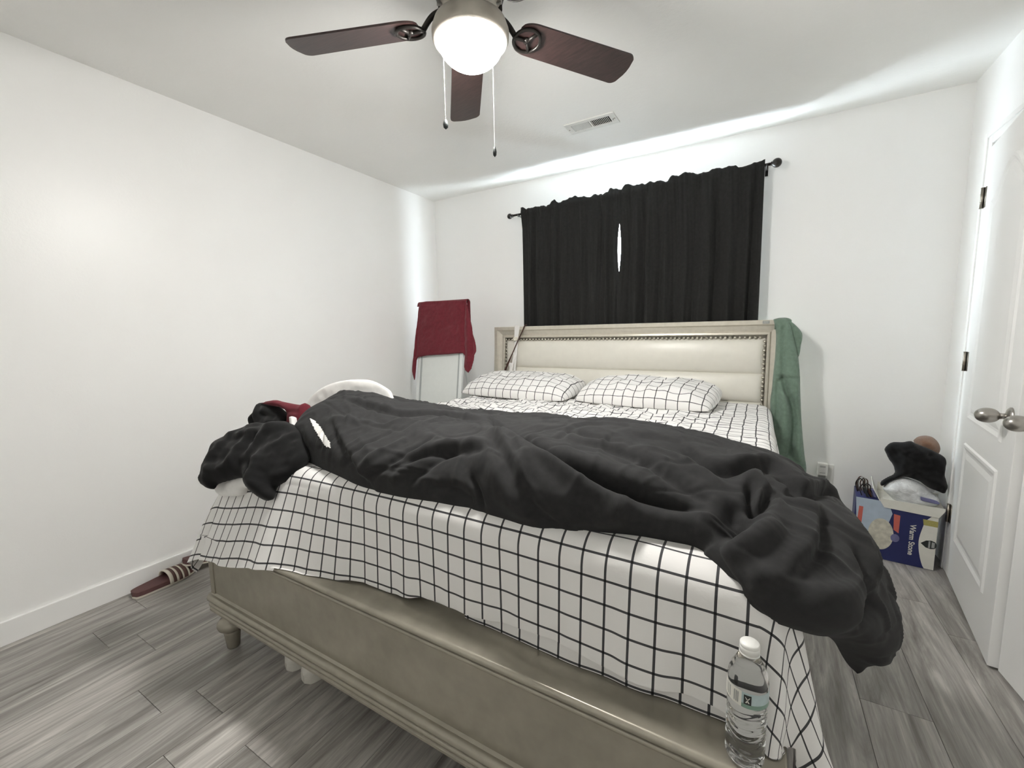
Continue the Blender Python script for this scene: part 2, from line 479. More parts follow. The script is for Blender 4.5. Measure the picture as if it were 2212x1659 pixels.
ceil = tag(MB().box((-0.1, YF - .1, HC), (4.35, 0.1, HC + .1)).obj('ceiling', M_CEIL, smooth=False), 'off-white textured plaster ceiling', 'ceiling', kind='structure')
tag(MB().box((-0.1, YF - .1, 0), (0, 0.1, HC)).obj('wall_left', M_WALL, smooth=False), 'plain white wall beside the slippers', 'wall', kind='structure')
WX0, WX1, WZ0, WZ1 = 1.15, 2.45, 1.15, 2.08
wb = MB()
wb.box((0, 0, 0), (WX0, 0.12, HC)).box((WX1, 0, 0), (4.35, 0.12, HC)).box((WX0, 0, 0), (WX1, 0.12, WZ0)).box((WX0, 0, WZ1), (WX1, 0.12, HC))
tag(wb.obj('wall_back', M_WALL, smooth=False), 'white wall with curtained window behind the headboard', 'wall', kind='structure')
wr = MB()
wr.box((XR, DY0, 0), (XR + .1, 0, HC)).box((XR, YF, 0), (XR + .1, DY1, HC)).box((XR, DY1, DH), (XR + .1, DY0, HC))
tag(wr.obj('wall_right', M_WALL, smooth=False), 'white wall around the closet doors', 'wall', kind='structure')
tag(MB().box((-0.1, YF - .1, 0), (4.35, YF, HC)).obj('wall_front', M_WALL, smooth=False), 'plain white wall facing the foot of the bed', 'wall', kind='structure')
cw = MB()
cw.box((4.25, YF, 0), (4.35, 0, HC)).box((XR + .1, DY0 + .02, 0), (4.25, DY0 + .1, HC)).box((XR + .1, DY1 - .1, 0), (4.25, DY1 - .02, HC))
tag(cw.obj('wall_closet', M_WALL, smooth=False), 'white inside walls of the closet', 'wall', kind='structure')
def baseboard(name, lo, hi, label):
    tag(MB().box(lo, hi, 0.003).obj(name, M_TRIM, smooth=False), label, 'baseboard', kind='structure')
baseboard('baseboard_left', (0, YF, 0), (0.014, -0.0, 0.10), 'white baseboard along the wall beside the slippers')
baseboard('baseboard_back', (0.014, -0.014, 0), (XR, 0, 0.10), 'white baseboard along the wall behind the bed')
baseboard('baseboard_right', (XR - .014, YF, 0), (XR, DY1 - .065, 0.10), 'white baseboard beside the closet doors')

# window behind the curtains
win = tag(MB().box((WX0, 0.05, WZ0), (WX0 + .045, 0.10, WZ1), .003).box((WX1 - .045, 0.05, WZ0), (WX1, 0.10, WZ1), .003).box((WX0 + .045, 0.05, WZ1 - .045), (WX1 - .045, 0.10, WZ1), .003).box((WX0 + .045, 0.05, WZ0), (WX1 - .045, 0.10, WZ0 + .045), .003).obj('window_1', M_PLASTICW, smooth=False), 'white framed sliding window behind the black curtains', 'window', kind='structure')
MB().box((1.84, 0.055, WZ0 + .045), (1.88, 0.095, WZ1 - .045), .003).obj('mullion', M_PLASTICW, win, False)
MB().box((WX0 + .045, 0.073, WZ0 + .045), (1.84, 0.077, WZ1 - .045)).obj('pane', M_PANE, win, False)
MB().box((1.88, 0.073, WZ0 + .045), (WX1 - .045, 0.077, WZ1 - .045)).obj('pane', M_PANE, win, False)

# closet door casing
cs = MB(); cw_ = 0.062; px_ = XR - 0.016
for (ya, yb, za, zb) in ((DY0, DY0 + cw_, 0, DH + cw_), (DY1 - cw_, DY1, 0, DH + cw_), (DY1, DY0, DH, DH + cw_)):
    cs.box((px_, ya, za), (XR, yb, zb), 0.004)
for (ya, yb, za, zb) in ((DY0 + .036, DY0 + cw_ - .004, 0, DH + cw_ - .004), (DY1 - cw_ + .004, DY1 - .036, 0, DH + cw_ - .004), (DY1 - .036, DY0 + .036, DH + .036, DH + cw_ - .004)):
    cs.box((px_ - .006, ya, za), (px_ + .004, yb, zb), 0.003)
tag(cs.obj('trim_1', M_TRIM, smooth=False), 'white casing around the closet doors', 'trim', kind='structure')
jb = MB(); jb.box((XR - .002, DY0 - .018, 0), (XR + .1, DY0, DH)).box((XR - .002, DY1, 0), (XR + .1, DY1 + .018, DH)).box((XR - .002, DY1, DH - .018), (XR + .1, DY0, DH))
tag(jb.obj('trim_2', M_TRIM, smooth=False), 'white jamb inside the closet door opening', 'trim', kind='structure')

def offset_in(loop, d):
    loop = np.asarray(loop); n = len(loop); out = []
    area = 0.5 * sum(loop[i][0] * loop[(i + 1) % n][1] - loop[(i + 1) % n][0] * loop[i][1] for i in range(n)); sg = 1 if area > 0 else -1
    for i in range(n):
        e0 = loop[i] - loop[i - 1]; e1 = loop[(i + 1) % n] - loop[i]
        n0 = np.array([-e0[1], e0[0]]) / np.linalg.norm(e0) * sg; n1 = np.array([-e1[1], e1[0]]) / np.linalg.norm(e1) * sg
        b = n0 + n1; b = b / (b @ b) * 2; out.append(loop[i] + b * d)
    return np.array(out)
def door_leaf(name, hinge, free, label, knob_at):
    h = np.array(hinge + (0.0,)); f = np.array(free + (0.0,)); e = (f - h); L = np.linalg.norm(e); e /= L
    n = np.cross([0, 0, 1.0], e)
    if n[0] > 0: n = -n
    W = lambda a, b, z: h + e * a + n * b + np.array([0, 0, z])
    mp = lambda v: W(v[0], v[1], v[2])
    leaf = MB().box((0.0, -0.035, 0.012), (L, 0.0, 2.022), 0.002, mp).obj(name, M_DOOR, smooth=False)
    clean_normals(leaf)
    tag(leaf, label, 'door', kind='structure')
    s0, s1 = 0.135, L - 0.135
    low = [(s0, .215), (s1, .215), (s1, .70), (s0, .70)]
    arch = [(s0, .805), (s1, .805), (s1, 1.775)]
    for i in range(1, 24):
        t = i / 24; x = s1 + (s0 - s1) * t; c = 0.5 - 0.5 * math.cos(2 * math.pi * t)
        arch.append((x, 1.775 + 0.115 * c))
    arch.append((s0, 1.775))
    for loop in (low, arch):
        l0 = np.array(loop); V = []; F = []
        rings = [(0, -0.0005), (0.006, 0.0065), (0.016, 0.0072), (0.030, 0.0018), (0.040, 0.0012), (0.062, 0.0060)]
        for d, b in rings:
            lp = offset_in(l0, d) if d else l0
            V += [W(q[0], b, q[1]) for q in lp]
        m_ = len(l0)
        for r_ in range(len(rings) - 1):
            for i in range(m_):
                F.append((r_ * m_ + i, r_ * m_ + (i + 1) % m_, (r_ + 1) * m_ + (i + 1) % m_, (r_ + 1) * m_ + i))
        F.append(tuple((len(rings) - 1) * m_ + i for i in range(m_)))
        pn = mk('panel', V, F, M_DOOR, leaf, False); clean_normals(pn)
    for z in (1.81, 1.065, 0.31):
        hb = MB().tube([W(-0.004, 0.008, z - .045), W(-0.004, 0.008, z + .045)], 0.0065, 12)
        for q in (-.045, -.016, .016, .045): hb.tube([W(-0.004, 0.008, z + q - .001), W(-0.004, 0.008, z + q + .001)], 0.0076, 12)
        hb.box((-.004, 0.0, z - .045), (.022, .0022, z + .045), 0, mp)
        hb.obj('hinge', M_HINGE, leaf, True)
    kz, ka = 0.915, L - 0.062
    for sg in (1,):
        kn = MB().lathe([(0.0, 0.0), (0.033, 0.0), (0.033, 0.004), (0.026, 0.010), (0.013, 0.014)], W(ka, 0, kz), 28, n).obj('rosette', M_NICKEL, leaf)
        prof = [(0.011, 0.010), (0.010, 0.022), (0.011, 0.028)]
        for i in range(0, 15):
            t = math.pi * (0.10 + 0.90 * i / 14); prof.append((0.0265 * math.sin(t) ** 0.9 + 0.0003, 0.058 - 0.032 * math.cos(t)))
        MB().lathe(prof, W(ka, 0, kz), 28, n).obj('knob', M_NICKEL, leaf)
    return leaf
door_leaf('door_1', (3.478, -0.312), (3.385, -1.072), 'white two-panel closet door standing ajar beside the stacked box', 0)
door_leaf('door_2', (3.478, -1.848), (3.408, -1.086), 'white two-panel closet door farther from the stacked box', 0)

# ================================================================== CEILING FAN
HX, HY, BZ = 1.80, -1.95, 2.20
fan = thing('ceiling_fan', 'five-blade mahogany and bronze ceiling fan with lit opal globe', 'ceiling fan', (HX, HY, HC))
ctr = (HX, HY, 0)
MB().lathe([(0.0, 2.44), (0.075, 2.44), (0.078, 2.42), (0.06, 2.395), (0.03, 2.38)], ctr, 40).obj('canopy', M_BRONZE, fan)
hous = MB().lathe([(0.03, 2.385), (0.088, 2.375), (0.112, 2.345), (0.114, 2.29), (0.104, 2.262), (0.098, 2.256)], ctr, 48).obj('motor_housing', M_BRONZE, fan)
MB().lathe([(0.098, 2.258), (0.082, 2.232), (0.066, 2.214), (0.060, 2.20)], ctr, 48).obj('switch_housing', M_RING, fan)
for k in range(18):
    a = 2 * math.pi * k / 18
    mrot = lambda v, a=a: np.array([HX + v[0] * math.cos(a) - v[1] * math.sin(a), HY + v[0] * math.sin(a) + v[1] * math.cos(a), v[2]])
    MB().box((0.080, -0.0055, 2.236), (0.101, 0.0055, 2.256), 0.001, mrot).obj('vent_fin', M_CHAIN if k % 2 else M_BRONZE, hous, False)
MB().lathe([(0.060, 2.214), (0.090, 2.206), (0.112, 2.188), (0.120, 2.166), (0.119, 2.146), (0.113, 2.136), (0.106, 2.136), (0.104, 2.150)], ctr, 56).obj('light_ring', M_RING, fan)
gp = [(0.104, 2.150)]
for i in range(1, 16):
    t = i / 15 * math.pi / 2; gp.append((max(0.104 * math.cos(t), 0.0), 2.146 - 0.083 * math.sin(t)))
MB().lathe(gp, ctr, 48).obj('globe', M_EMIT, fan)
def blade_obj(ang):
    a = R(ang); d = np.array([math.cos(a), math.sin(a), 0]); t = np.array([-math.sin(a), math.cos(a), 0]); pt = R(-12)
    wd = t * math.cos(pt) + np.array([0, 0, 1]) * math.sin(pt); up = np.cross(d, wd)
    hub = np.array([HX, HY, BZ])
    out = []
    N = 40
    r0, r1 = 0.165, 0.612
    pts = []
    def half(r):
        base = 0.058 + 0.009 * (r - r0) / (r1 - r0)
        ea = (r1 - r) / 0.030; eb = (r - r0) / 0.055
        if ea < 1: base -= 0.030 * (1 - math.sqrt(max(0, 1 - (1 - ea) ** 2)))
        if eb < 1: base *= 0.55 + 0.45 * math.sqrt(max(0, 1 - (1 - eb) ** 2))
        return base
    rs = np.concatenate([np.linspace(r0, r0 + .055, 10), np.linspace(r0 + .06, r1 - .032, 10), np.linspace(r1 - .03, r1, 10)])
    V = []; F = []
    for r in rs:
        hw = half(r)
        for s in (-1, -.5, 0, .5, 1): V.append(hub + d * (r + (0.006 * (1 - s * s) if r > r1 - .031 else 0)) + wd * hw * s + up * .003)
        for s in (-1, -.5, 0, .5, 1): V.append(hub + d * (r + (0.006 * (1 - s * s) if r > r1 - .031 else 0)) + wd * hw * s - up * .003)
    n = len(rs)
    for i in range(n - 1):
        A, B = i * 10, (i + 1) * 10
        for j in range(4):
            F.append((A + j, B + j, B + j + 1, A + j + 1)); F.append((A + 5 + j, A + 6 + j, B + 6 + j, B + 5 + j))
        F.append((A, A + 5, B + 5, B)); F.append((A + 4, B + 4, B + 9, A + 9))
    for A in (0, (n - 1) * 10):
        for j in range(4): F.append((A + j, A + j + 1, A + 6 + j, A + 5 + j))
    bl = mk('blade', V, F, M_BLADE, fan, False); clean_normals(bl)
    # cast blade iron: arm plus an openwork shoe under the blade
    br = MB()
    br.tube(smooth_path([hub + d * .085 + np.array([0, 0, .045]), hub + d * .125 + np.array([0, 0, .028]), hub + d * .160 - up * .010]), 0.009, 10)
    rim = [hub + d * (.198 + .045 * math.cos(q)) + wd * .042 * math.sin(q) - up * .008 for q in np.linspace(0, 2 * math.pi, 33)]
    br.tube(rim, 0.0055, 8, cap=False)
    for q in (R(60), R(180), R(300)):
        br.tube([hub + d * .198 - up * .008, hub + d * (.198 + .045 * math.cos(q)) + wd * .042 * math.sin(q) - up * .008], 0.0055, 8)
    br.lathe([(0.0, -.006), (0.011, -.004), (0.011, .004), (0, .006)], hub + d * .198 - up * .008, 14, -up)
    br.obj('blade_iron', M_BRONZE, bl)
    return bl
for k in range(5): blade_obj(56 + 72 * k)
for (x, y, zt, zb, pr) in ((1.722, -1.99, 2.14, 1.915, 0.0085), (1.874, -1.94, 2.14, 1.815, 0.0060)):
    ch = MB(); z = zt
    bead = MB().lathe([(0, -.0016), (.0011, -.0008), (.0014, 0), (.0011, .0008), (0, .0016)], (0, 0, 0), 6)
    while z > zb:
        ch.add([(v[0] + x, v[1] + y, v[2] + z) for v in bead.V], bead.F); z -= 0.0042
    ch.tube([(x, y, zt), (x, y, zb)], 0.0006, 5)
    co = ch.obj('pull_chain', M_CHAIN, fan)
    MB().lathe([(0.0, .004), (0.003, .001), (pr * .8, -.006), (pr, -.014), (pr * .85, -.023), (0.0, -.029)], (x, y, zb), 18).obj('pull_pendant', M_BLACKP, co)

# ================================================================== CEILING VENT
vent = thing('ceiling_vent', 'white slotted air vent on the ceiling above the curtains', 'vent', (1.72, -.625, HC))
vx0, vx1, vy0, vy1 = 1.572, 1.868, -.694, -.560
vf = MB()
vf.box((vx0, vy0, HC - .007), (vx1, vy0 + .028, HC), .002).box((vx0, vy1 - .028, HC - .007), (vx1, vy1, HC), .002).box((vx0, vy0 + .028, HC - .007), (vx0 + .035, vy1 - .028, HC), .002).box((vx1 - .035, vy0 + .028, HC - .007), (vx1, vy1 - .028, HC), .002).box((1.714, vy0 + .028, HC - .007), (1.724, vy1 - .028, HC), .002)
vf.obj('frame', M_PLASTICW, vent, False)
MB().box((vx0 + .034, vy0 + .027, HC - .0012), (vx1 - .034, vy1 - .027, HC - .0002)).obj('duct_opening', M_DARK, vent, False)
for i in range(22):
    left = i < 11; x = (1.613 + .0093 * i) if left else (1.730 + .0093 * (i - 11)); ta = R(38 if left else -38)
    mv = lambda v, x=x, ta=ta: np.array([x + v[0] * math.cos(ta) - v[2] * math.sin(ta), v[1], HC - .0045 + v[0] * math.sin(ta) + v[2] * math.cos(ta)])
    MB().box((-.0035, vy0 + .028, -.0005), (.0035, vy1 - .028, .0005), 0, mv).obj('slat', M_PLASTICW, vent, False)
MB().tube([(vx1 - .02, -.627, HC - .007), (vx1 - .02, -.627, HC - .014)], .0035, 8).obj('damper_lever', M_GREYP, vent)
for q in (vx0 + .012, vx1 - .012): MB().lathe([(0, -.0015), (.004, -.001), (.004, .001)], (q, -.627, HC - .0075), 12).obj('screw', M_HINGE, vent)

# ================================================================== CURTAINS
rodz = lambda x: 2.166 + (x - .839) / (2.647 - .839) * 0.034
RODY = -0.088
rod = thing('curtain_rod', 'black curtain rod with round ball finials above the window', 'curtain rod', (1.75, RODY, 2.16))
MB().tube([(0.862, RODY, rodz(.862)), (2.640, RODY, rodz(2.640))], 0.0085, 14).obj('pole', M_BRONZE, rod)
for x, r_, s in ((0.846, .021, -1), (2.662, .026, 1)):
    prof = [(0.010, -.030), (0.013, -.027), (0.010, -.024)] + [(max(r_ * math.sin(t), 0.0), -r_ * math.cos(t)) for t in np.linspace(0.45, math.pi, 12)]
    MB().lathe(prof, (x, RODY, rodz(x)), 24, (s, 0, 0)).obj('finial', M_BRONZE, rod)
for x in (0.925, 2.612):
    br = MB().box((x - .008, -.004, rodz(x) - .04), (x + .008, 0.0, rodz(x) + .03), .001)
    br.tube([(x, -.002, rodz(x) - .006), (x, RODY, rodz(x) - .012)], .005, 8)
    br.tube([(x, RODY + .014 * math.sin(q), rodz(x) - .014 * math.cos(q)) for q in np.linspace(-1.7, 1.7, 11)], .004, 8)
    br.obj('bracket', M_BRONZE, rod)
def curtain(x0t, x1t, x0b, x1b, seed, label, folds, edge):
    ns, nt = 260, 90
    S = np.linspace(0, 1, ns)[:, None]; T = np.linspace(0, 1, nt)[None, :]
    ztop = rodz(x0t + (x1t - x0t) * S) + 0.036 + 0.018 * vnoise(np.concatenate([S * 17, S * 0 + seed, S * 0], -1)[:, None, :].repeat(1, 1), seed + 3) + 0.010 * vnoise(np.concatenate([S * 33, S * 0 + seed, S * 0], -1)[:, None, :], seed + 5)
    ztop = ztop.reshape(ns, 1)
    Z = ztop + (1.14 - ztop) * T
    X = (x0t + (x1t - x0t) * S) * (1 - T) + (x0b + (x1b - x0b) * S) * T
    rz = rodz(X); below = np.clip((rz - Z) / 0.12, 0, 1)
    ph = S * 1.0 + 0.012 * np.sin(6 * T + seed)
    Q = lambda f, o: np.stack([ph * f + 0 * T, T * 0.7 + 0 * S + o, 0 * S + 0 * T], -1)
    rg = random.Random(seed * 7 + 1); nodes = [0.0]; yv = [rg.uniform(-.5, .5)]; sg_ = 1; sh0 = [0.0]
    while nodes[-1] < 1.15:
        nodes.append(nodes[-1] + rg.choice((.45, .55, .7, .9, 1.5)) / folds * .62); yv.append(sg_ * rg.uniform(.35, 1.0)); sg_ = -sg_; sh0.append(rg.uniform(-.03, .03))
    big = np.zeros((ns, nt))
    for jt, tv in enumerate(np.linspace(0, 1, nt)):
        xn = np.maximum.accumulate(np.array(nodes) + np.array(sh0) * (tv - .3)); yy = np.interp(S[:, 0], xn, yv)
        kk = np.hanning(9); kk /= kk.sum(); big[:, jt] = np.convolve(np.pad(yy, 4, mode='edge'), kk, 'valid')
    mid = vnoise(Q(folds * 2.3, seed + 4.0), seed + 1); fine = vnoise(Q(folds * 6, seed + 9), seed + 2)
    Y = RODY - 0.0095 + 0.0 * X
    amp = below * (0.45 + 0.55 * T)
    Y = Y + amp * (0.044 * big + 0.006 * mid) + below * 0.003 * fine + (1 - T) * below * 0.004 * vnoise(Q(folds * 5, seed + 30), seed + 31) + (1 - below) * 0.005 * fine + 0.003 * fine * (1 - T)
    # around the pole the rod pocket bulges to the front
    pocket = np.exp(-((Z - rz) / 0.018) ** 2); Y = Y - 0.006 * pocket
    X = X + 0.006 * amp * vnoise(Q(folds * 1.7, seed + 20), seed + 6)
    zr = np.clip((Z - 1.53) / (2.10 - 1.53), 0, 1); gap = 0.0215 * np.sin(math.pi * zr) ** 1.5
    if edge == 'right': X = X - gap * S ** 10
    if edge == 'left': X = X + gap * (1 - S) ** 10
    if edge == 'right': Y = Y + (-.094 - Y) * below * S ** 16
    if edge == 'left': Y = Y + (-.099 - Y) * below * (1 - S) ** 16
    Y = np.clip(Y, -0.124, -0.030)
    P = np.stack([X, Y, Z], -1)
    V = P.reshape(-1, 3); F = grid_faces(ns, nt)
    o = mk('curtain', V, F, M_CURTAIN, None, True)
    so = o.modifiers.new('thickness', 'SOLIDIFY'); so.thickness = 0.0018; so.offset = 0
    return tag(o, label, 'curtain', 'black curtain panels on the rod')
curtain(0.955, 1.742, 0.960, 1.752, 3, 'black gathered curtain panel over the window, nearer the towel-draped board', 9, 'right')
curtain(1.728, 2.602, 1.728, 2.612, 8, 'black gathered curtain panel over the window, nearer the green garment', 9.5, 'left')

# ================================================================== BED
bed = thing('king_bed', 'champagne wooden king bed with cream padded headboard and low footboard', 'bed', (1.74, -1.25, 0))
def hb_bend(V):
    V = np.array(V, float); z = V[:, 2]
    V[:, 1] -= 0.055 * np.clip((1.22 - z) / 0.40, 0, 1.10) ** 1.5 * 0.55
    return V
HX0, HX1, HZ = 0.742, 2.748, 1.288
# sweep the frame profile round the left, top and right side of the headboard
prof = [(0.0, 0.062), (0.0, 0.0), (0.003, -0.004), (0.026, -0.004), (0.029, 0.000), (0.033, 0.008), (0.037, 0.010), (0.050, 0.013), (0.060, 0.020), (0.068, 0.021), (0.074, 0.012), (0.083, 0.010), (0.088, 0.014), (0.090, 0.034)]
FY = -0.190
V = []; nseg = 40; path = []
for z in np.linspace(0.25, HZ, nseg): path.append((HX0, z, 'l'))
for z in np.linspace(HZ, 0.25, nseg): path.append((HX1, z, 'r'))
rows = []
for (x, z, s) in path:
    row = []
    for (d, yy) in prof:
        xx = x + (d if s == 'l' else -d)
        zz = z if z < HZ - 1e-6 else HZ - d
        zz = min(zz, HZ - d)
        row.append((xx, FY + yy, zz))
    rows.append(row)
P = np.array(rows)
hf = MB(); hf.grid(P)
head = mk('headboard', hb_bend(hf.V), hf.F, M_CHAMP, bed, True)
sh = head.modifiers.new('edges', 'EDGE_SPLIT'); sh.split_angle = R(35)
bk = MB()
for z0, z1 in zip(np.linspace(0.25, HZ - .004, 14)[:-1], np.linspace(0.25, HZ - .004, 14)[1:]): pass
nz = 24; zs = np.linspace(0.25, HZ, nz)
bp = np.array([[(HX0, FY + .062, z), (HX1, FY + .062, z)] for z in zs]); bk.grid(bp)
mk('back_panel', hb_bend(bk.V), bk.F, M_CHAMP, head, True)
# padded channels
def channel(z0, z1, top=False):
    nx, nz_ = 90, 26
    xs = np.linspace(HX0 + .098, HX1 - .098, nx); zz = np.linspace(z0, z1, nz_)
    X, Z = np.meshgrid(xs, zz, indexing='ij')
    tz = (Z - z0) / (z1 - z0); ex = np.minimum(X - xs[0], xs[-1] - X)
    puff = (np.clip(1 - (2 * tz - 1) ** 2, 0, 1) ** 0.55) * np.clip(1 - (1 - np.clip(ex / .035, 0, 1)) ** 2, 0, 1) ** .5
    Y = FY + 0.036 - 0.030 * puff + 0.0012 * fbm(np.stack([X * 6, Z * 14, 0 * X], -1), 2, 5)
    P = np.stack([X, Y, Z], -1); b_ = MB().grid(P)
    mk('padded_channel', hb_bend(b_.V), b_.F, M_LEATHER, head, True)
for z0, z1 in ((0.965, 1.180), (0.790, 0.965), (0.615, 0.790), (0.44, 0.615)): channel(z0, z1)
nb = MB(); unit = MB().lathe([(0.0092, 0.0), (0.0082, 0.0035), (0.0045, 0.0064), (0.0, 0.0074)], (0, 0, 0), 10, (0, -1, 0))
spots = [(x, HZ - .103) for x in np.arange(HX0 + .1, HX1 - .099, .027)]
for z in np.arange(HZ - .1 - .027, .50, -.027): spots += [(HX0 + .1, z), (HX1 - .1, z)]
for (x, z) in spots:
    q = hb_bend([(v[0] + x, v[1] + FY + .021, v[2] + z) for v in unit.V]); nb.add(q, unit.F)
tag(nb.obj('nailhead_trim', M_NAIL, head), 'row of round pewter nailheads', kind='stuff')
MB().box((2.632, FY - .0055, 1.266), (2.667, FY - .0035, 1.283)).obj('sticker', M_GREYP, head, False)
for z in (1.2705, 1.275, 1.279): MB().box((2.636, FY - .0060, z), (2.662, FY - .0054, z + .0012)).obj('print_line', M_CARDW, head, False)
for x in (HX0 + .02, HX1 - .09):
    MB().box((x, FY + .0 - .05, 0.0), (x + .07, FY + .06 - .05, .30), .004).obj('head_post', M_CHAMP, bed, False)
# footboard
FX0, FX1, FYf = 0.800, 2.690, -2.392
fb = MB().box((FX0 + .012, FYf, 0.20), (FX1 - .012, FYf + .030, .470), .003).obj('footboard', M_FOOT, bed, False)
MB().box((FX0 + .005, FYf - .004, .235), (FX0 + .034, FYf + .01, .468), .003).obj('corner_stile', M_FOOT, fb, False)
MB().box((FX1 - .034, FYf - .004, .235), (FX1 - .005, FYf + .01, .468), .003).obj('corner_stile', M_FOOT, fb, False)
def moulding(name, prof, z0):
    # profile (out, z) swept along the front and wrapped round both ends
    c = 0.03; out = []
    for o_, z in prof:
        ln = [(FX0 - o_ * .6, -2.25, z0 + z), (FX0 - o_ * .6, FYf + .012 , z0 + z)]
        for q in np.linspace(0, math.pi / 2, 6): ln.append((FX0 + .016 - (.016 + o_ * .6) * math.cos(q), FYf + .016 - (.016 + o_) * math.sin(q), z0 + z))
        for x in np.linspace(FX0 + .05, FX1 - .05, 12): ln.append((x, FYf - o_, z0 + z))
        for q in np.linspace(math.pi / 2, 0, 6): ln.append((FX1 - .016 + (.016 + o_ * .6) * math.cos(q), FYf + .016 - (.016 + o_) * math.sin(q), z0 + z))
        ln += [(FX1 + o_ * .6, FYf + .012, z0 + z), (FX1 + o_ * .6, -2.25, z0 + z)]
        out.append(ln)
    b_ = MB().grid(np.array(out)); o = b_.obj(name, M_FOOT, fb, True); clean_normals(o)
    o.modifiers.new('edges', 'EDGE_SPLIT').split_angle = R(38); return o
def arc(cx, cz, r, a0, a1, n=7): return [(cx + r * math.cos(R(a)), cz + r * math.sin(R(a))) for a in np.linspace(a0, a1, n)]
base_prof = [(-.005, .0), (.012, .0), (.017, .006), (.017, .013), (.009, .018), (.009, .021)] + arc(.011, .030, .0085, -80, 80) + [(.006, .0395), (.006, .043)] + arc(.011, .057, .0135, -75, 105, 11) + [(.003, .073), (-.002, .076)]
moulding('base_moulding', base_prof, .172)
rail_prof = [(-.006, .0), (.0, .0)] + arc(.003, .0065, .0062, -80, 80, 9) + [(-.004, .0135), (-.004, .0165)] + arc(.004, .0265, .0100, -80, 105, 11) + [(-.012, .0362)]
moulding('top_rail', rail_prof, .449)
MB().box((FX0 - .002, FYf + .006, .462), (FX1 + .002, -2.290, .4848), .002).obj('ledge', M_FOOT, fb, False)
legp = [(0.0, 0.0), (.021, 0.0), (.023, .004), (.029, .062), (.030, .070), (.027, .074), (.036, .078), (.046, .088), (.050, .100), (.048, .112), (.040, .122), (.031, .128), (.029, .140), (.033, .150), (.036, .158), (.036, .178), (0, .178)]
for (x, y) in ((FX0 + .042, -2.352), (FX1 - .042, -2.352), (FX0 + .042, -.30), (FX1 - .042, -.30), (1.74, -1.3)):
    MB().lathe(legp, (x, y, 0), 32).obj('leg', M_FOOT, bed)
for x in (FX0, FX1 - .03): MB().box((x, -2.37, .18), (x + .03, -.23, .401), .004).obj('side_rail', M_FOOT, bed, False)
MB().box((FX0 + .03, -2.32, .36), (FX1 - .03, -.20, .40), .002).obj('slat_base', M_FOOT, bed, False)

# mattress
MX0, MX1, MY0, MY1, MZ = 0.775, 2.705, -2.318, -0.240, 0.782
def rounded_slab(x0, x1, y0, y1, z0, z1, r):
    bm = bmesh.new(); bmesh.ops.create_cube(bm, size=1.0)
    for v in bm.verts: v.co = Vector(((x0 + x1) / 2 + v.co.x * (x1 - x0), (y0 + y1) / 2 + v.co.y * (y1 - y0), (z0 + z1) / 2 + v.co.z * (z1 - z0)))
    bmesh.ops.bevel(bm, geom=list(bm.edges), offset=r, segments=6, affect='EDGES', profile=0.5)
    bmesh.ops.subdivide_edges(bm, edges=[e for e in bm.edges if e.calc_length() > .2], cuts=24, use_grid_fill=True)
    V = [tuple(v.co) for v in bm.verts]; bm.verts.index_update(); F = [[v.index for v in f.verts] for f in bm.faces]; bm.free(); return V, F
def corner_sag(x, y): return 0.075 * np.exp(-(((x - .78) / .30) ** 2 + ((y + 2.30) / .30) ** 2))
def sheet_z(x, y): return MZ + .008 - corner_sag(x, y)
V, F = rounded_slab(MX0 + .035, MX1 - .026, MY0 + .03, MY1, .402, MZ - .012, .06)
V = np.array(V); bx_ = np.clip(V[:, 0], MX0 + .062, MX1 - .062); by_ = np.maximum(V[:, 1], MY0 + .062)
V[:, 2] -= corner_sag(bx_, by_) * np.clip((V[:, 2] - .45) / .25, 0, 1)
tag(mk('mattress', V, F, M_WHITEFAB, None, True), 'thick white king mattress under the checked sheet', 'mattress')

# checked sheet draped over the mattress
CELL = 0.0527
rr = 0.062
ix0, ix1, iy0 = MX0 + rr, MX1 - rr, MY0 + rr          # flat part of the top
def hem_front(u):   # cloth length hanging past the flat top, along the front
    return np.interp(u, [.5, .80, 1.1, 1.4, 1.6, 1.9, 2.1, 2.4, 2.7, 3.1], [.335, .338, .345, .350, .340, .322, .300, .296, .315, .36]) + 0.006 * np.sin(u * 19)
def hang(dx, dy, X, Y):
    d = np.hypot(dx, dy); a = np.where(d > 1e-9, dx / np.maximum(d, 1e-9), 0); b = np.where(d > 1e-9, dy / np.maximum(d, 1e-9), 0)
    q = rr * math.pi / 2
    t = np.clip(d / rr, 0, math.pi / 2)
    hor = rr * np.sin(t); drop = rr * (1 - np.cos(t)) + np.maximum(d - q, 0)
    return d, a, b, hor, drop
NU, NV = 430, 420
SL, SR = 0.30, 0.52
u = np.linspace(ix0 - SL, ix1 + SR, NU)
v01 = np.linspace(0, 1, NV)
Uu = np.repeat(u[:, None], NV, 1)
hemF = hem_front(Uu)
Vv = (iy0 - hemF) + (MY1 - (iy0 - hemF)) * (v01[None, :] ** 1.25)
dxl = np.maximum(ix0 - Uu, 0); dxr = np.maximum(Uu - ix1, 0); dx = dxr - dxl
dy = -np.maximum(iy0 - Vv, 0)
bx = np.clip(Uu, ix0, ix1); by = np.maximum(Vv, iy0)
d, a, b, hor, drop = hang(np.abs(dx), np.abs(dy), bx, by)
flare = np.clip((drop - .05) / .3, 0, 1.6)
corner = (np.abs(dx) > 0) & (np.abs(dy) > 0)
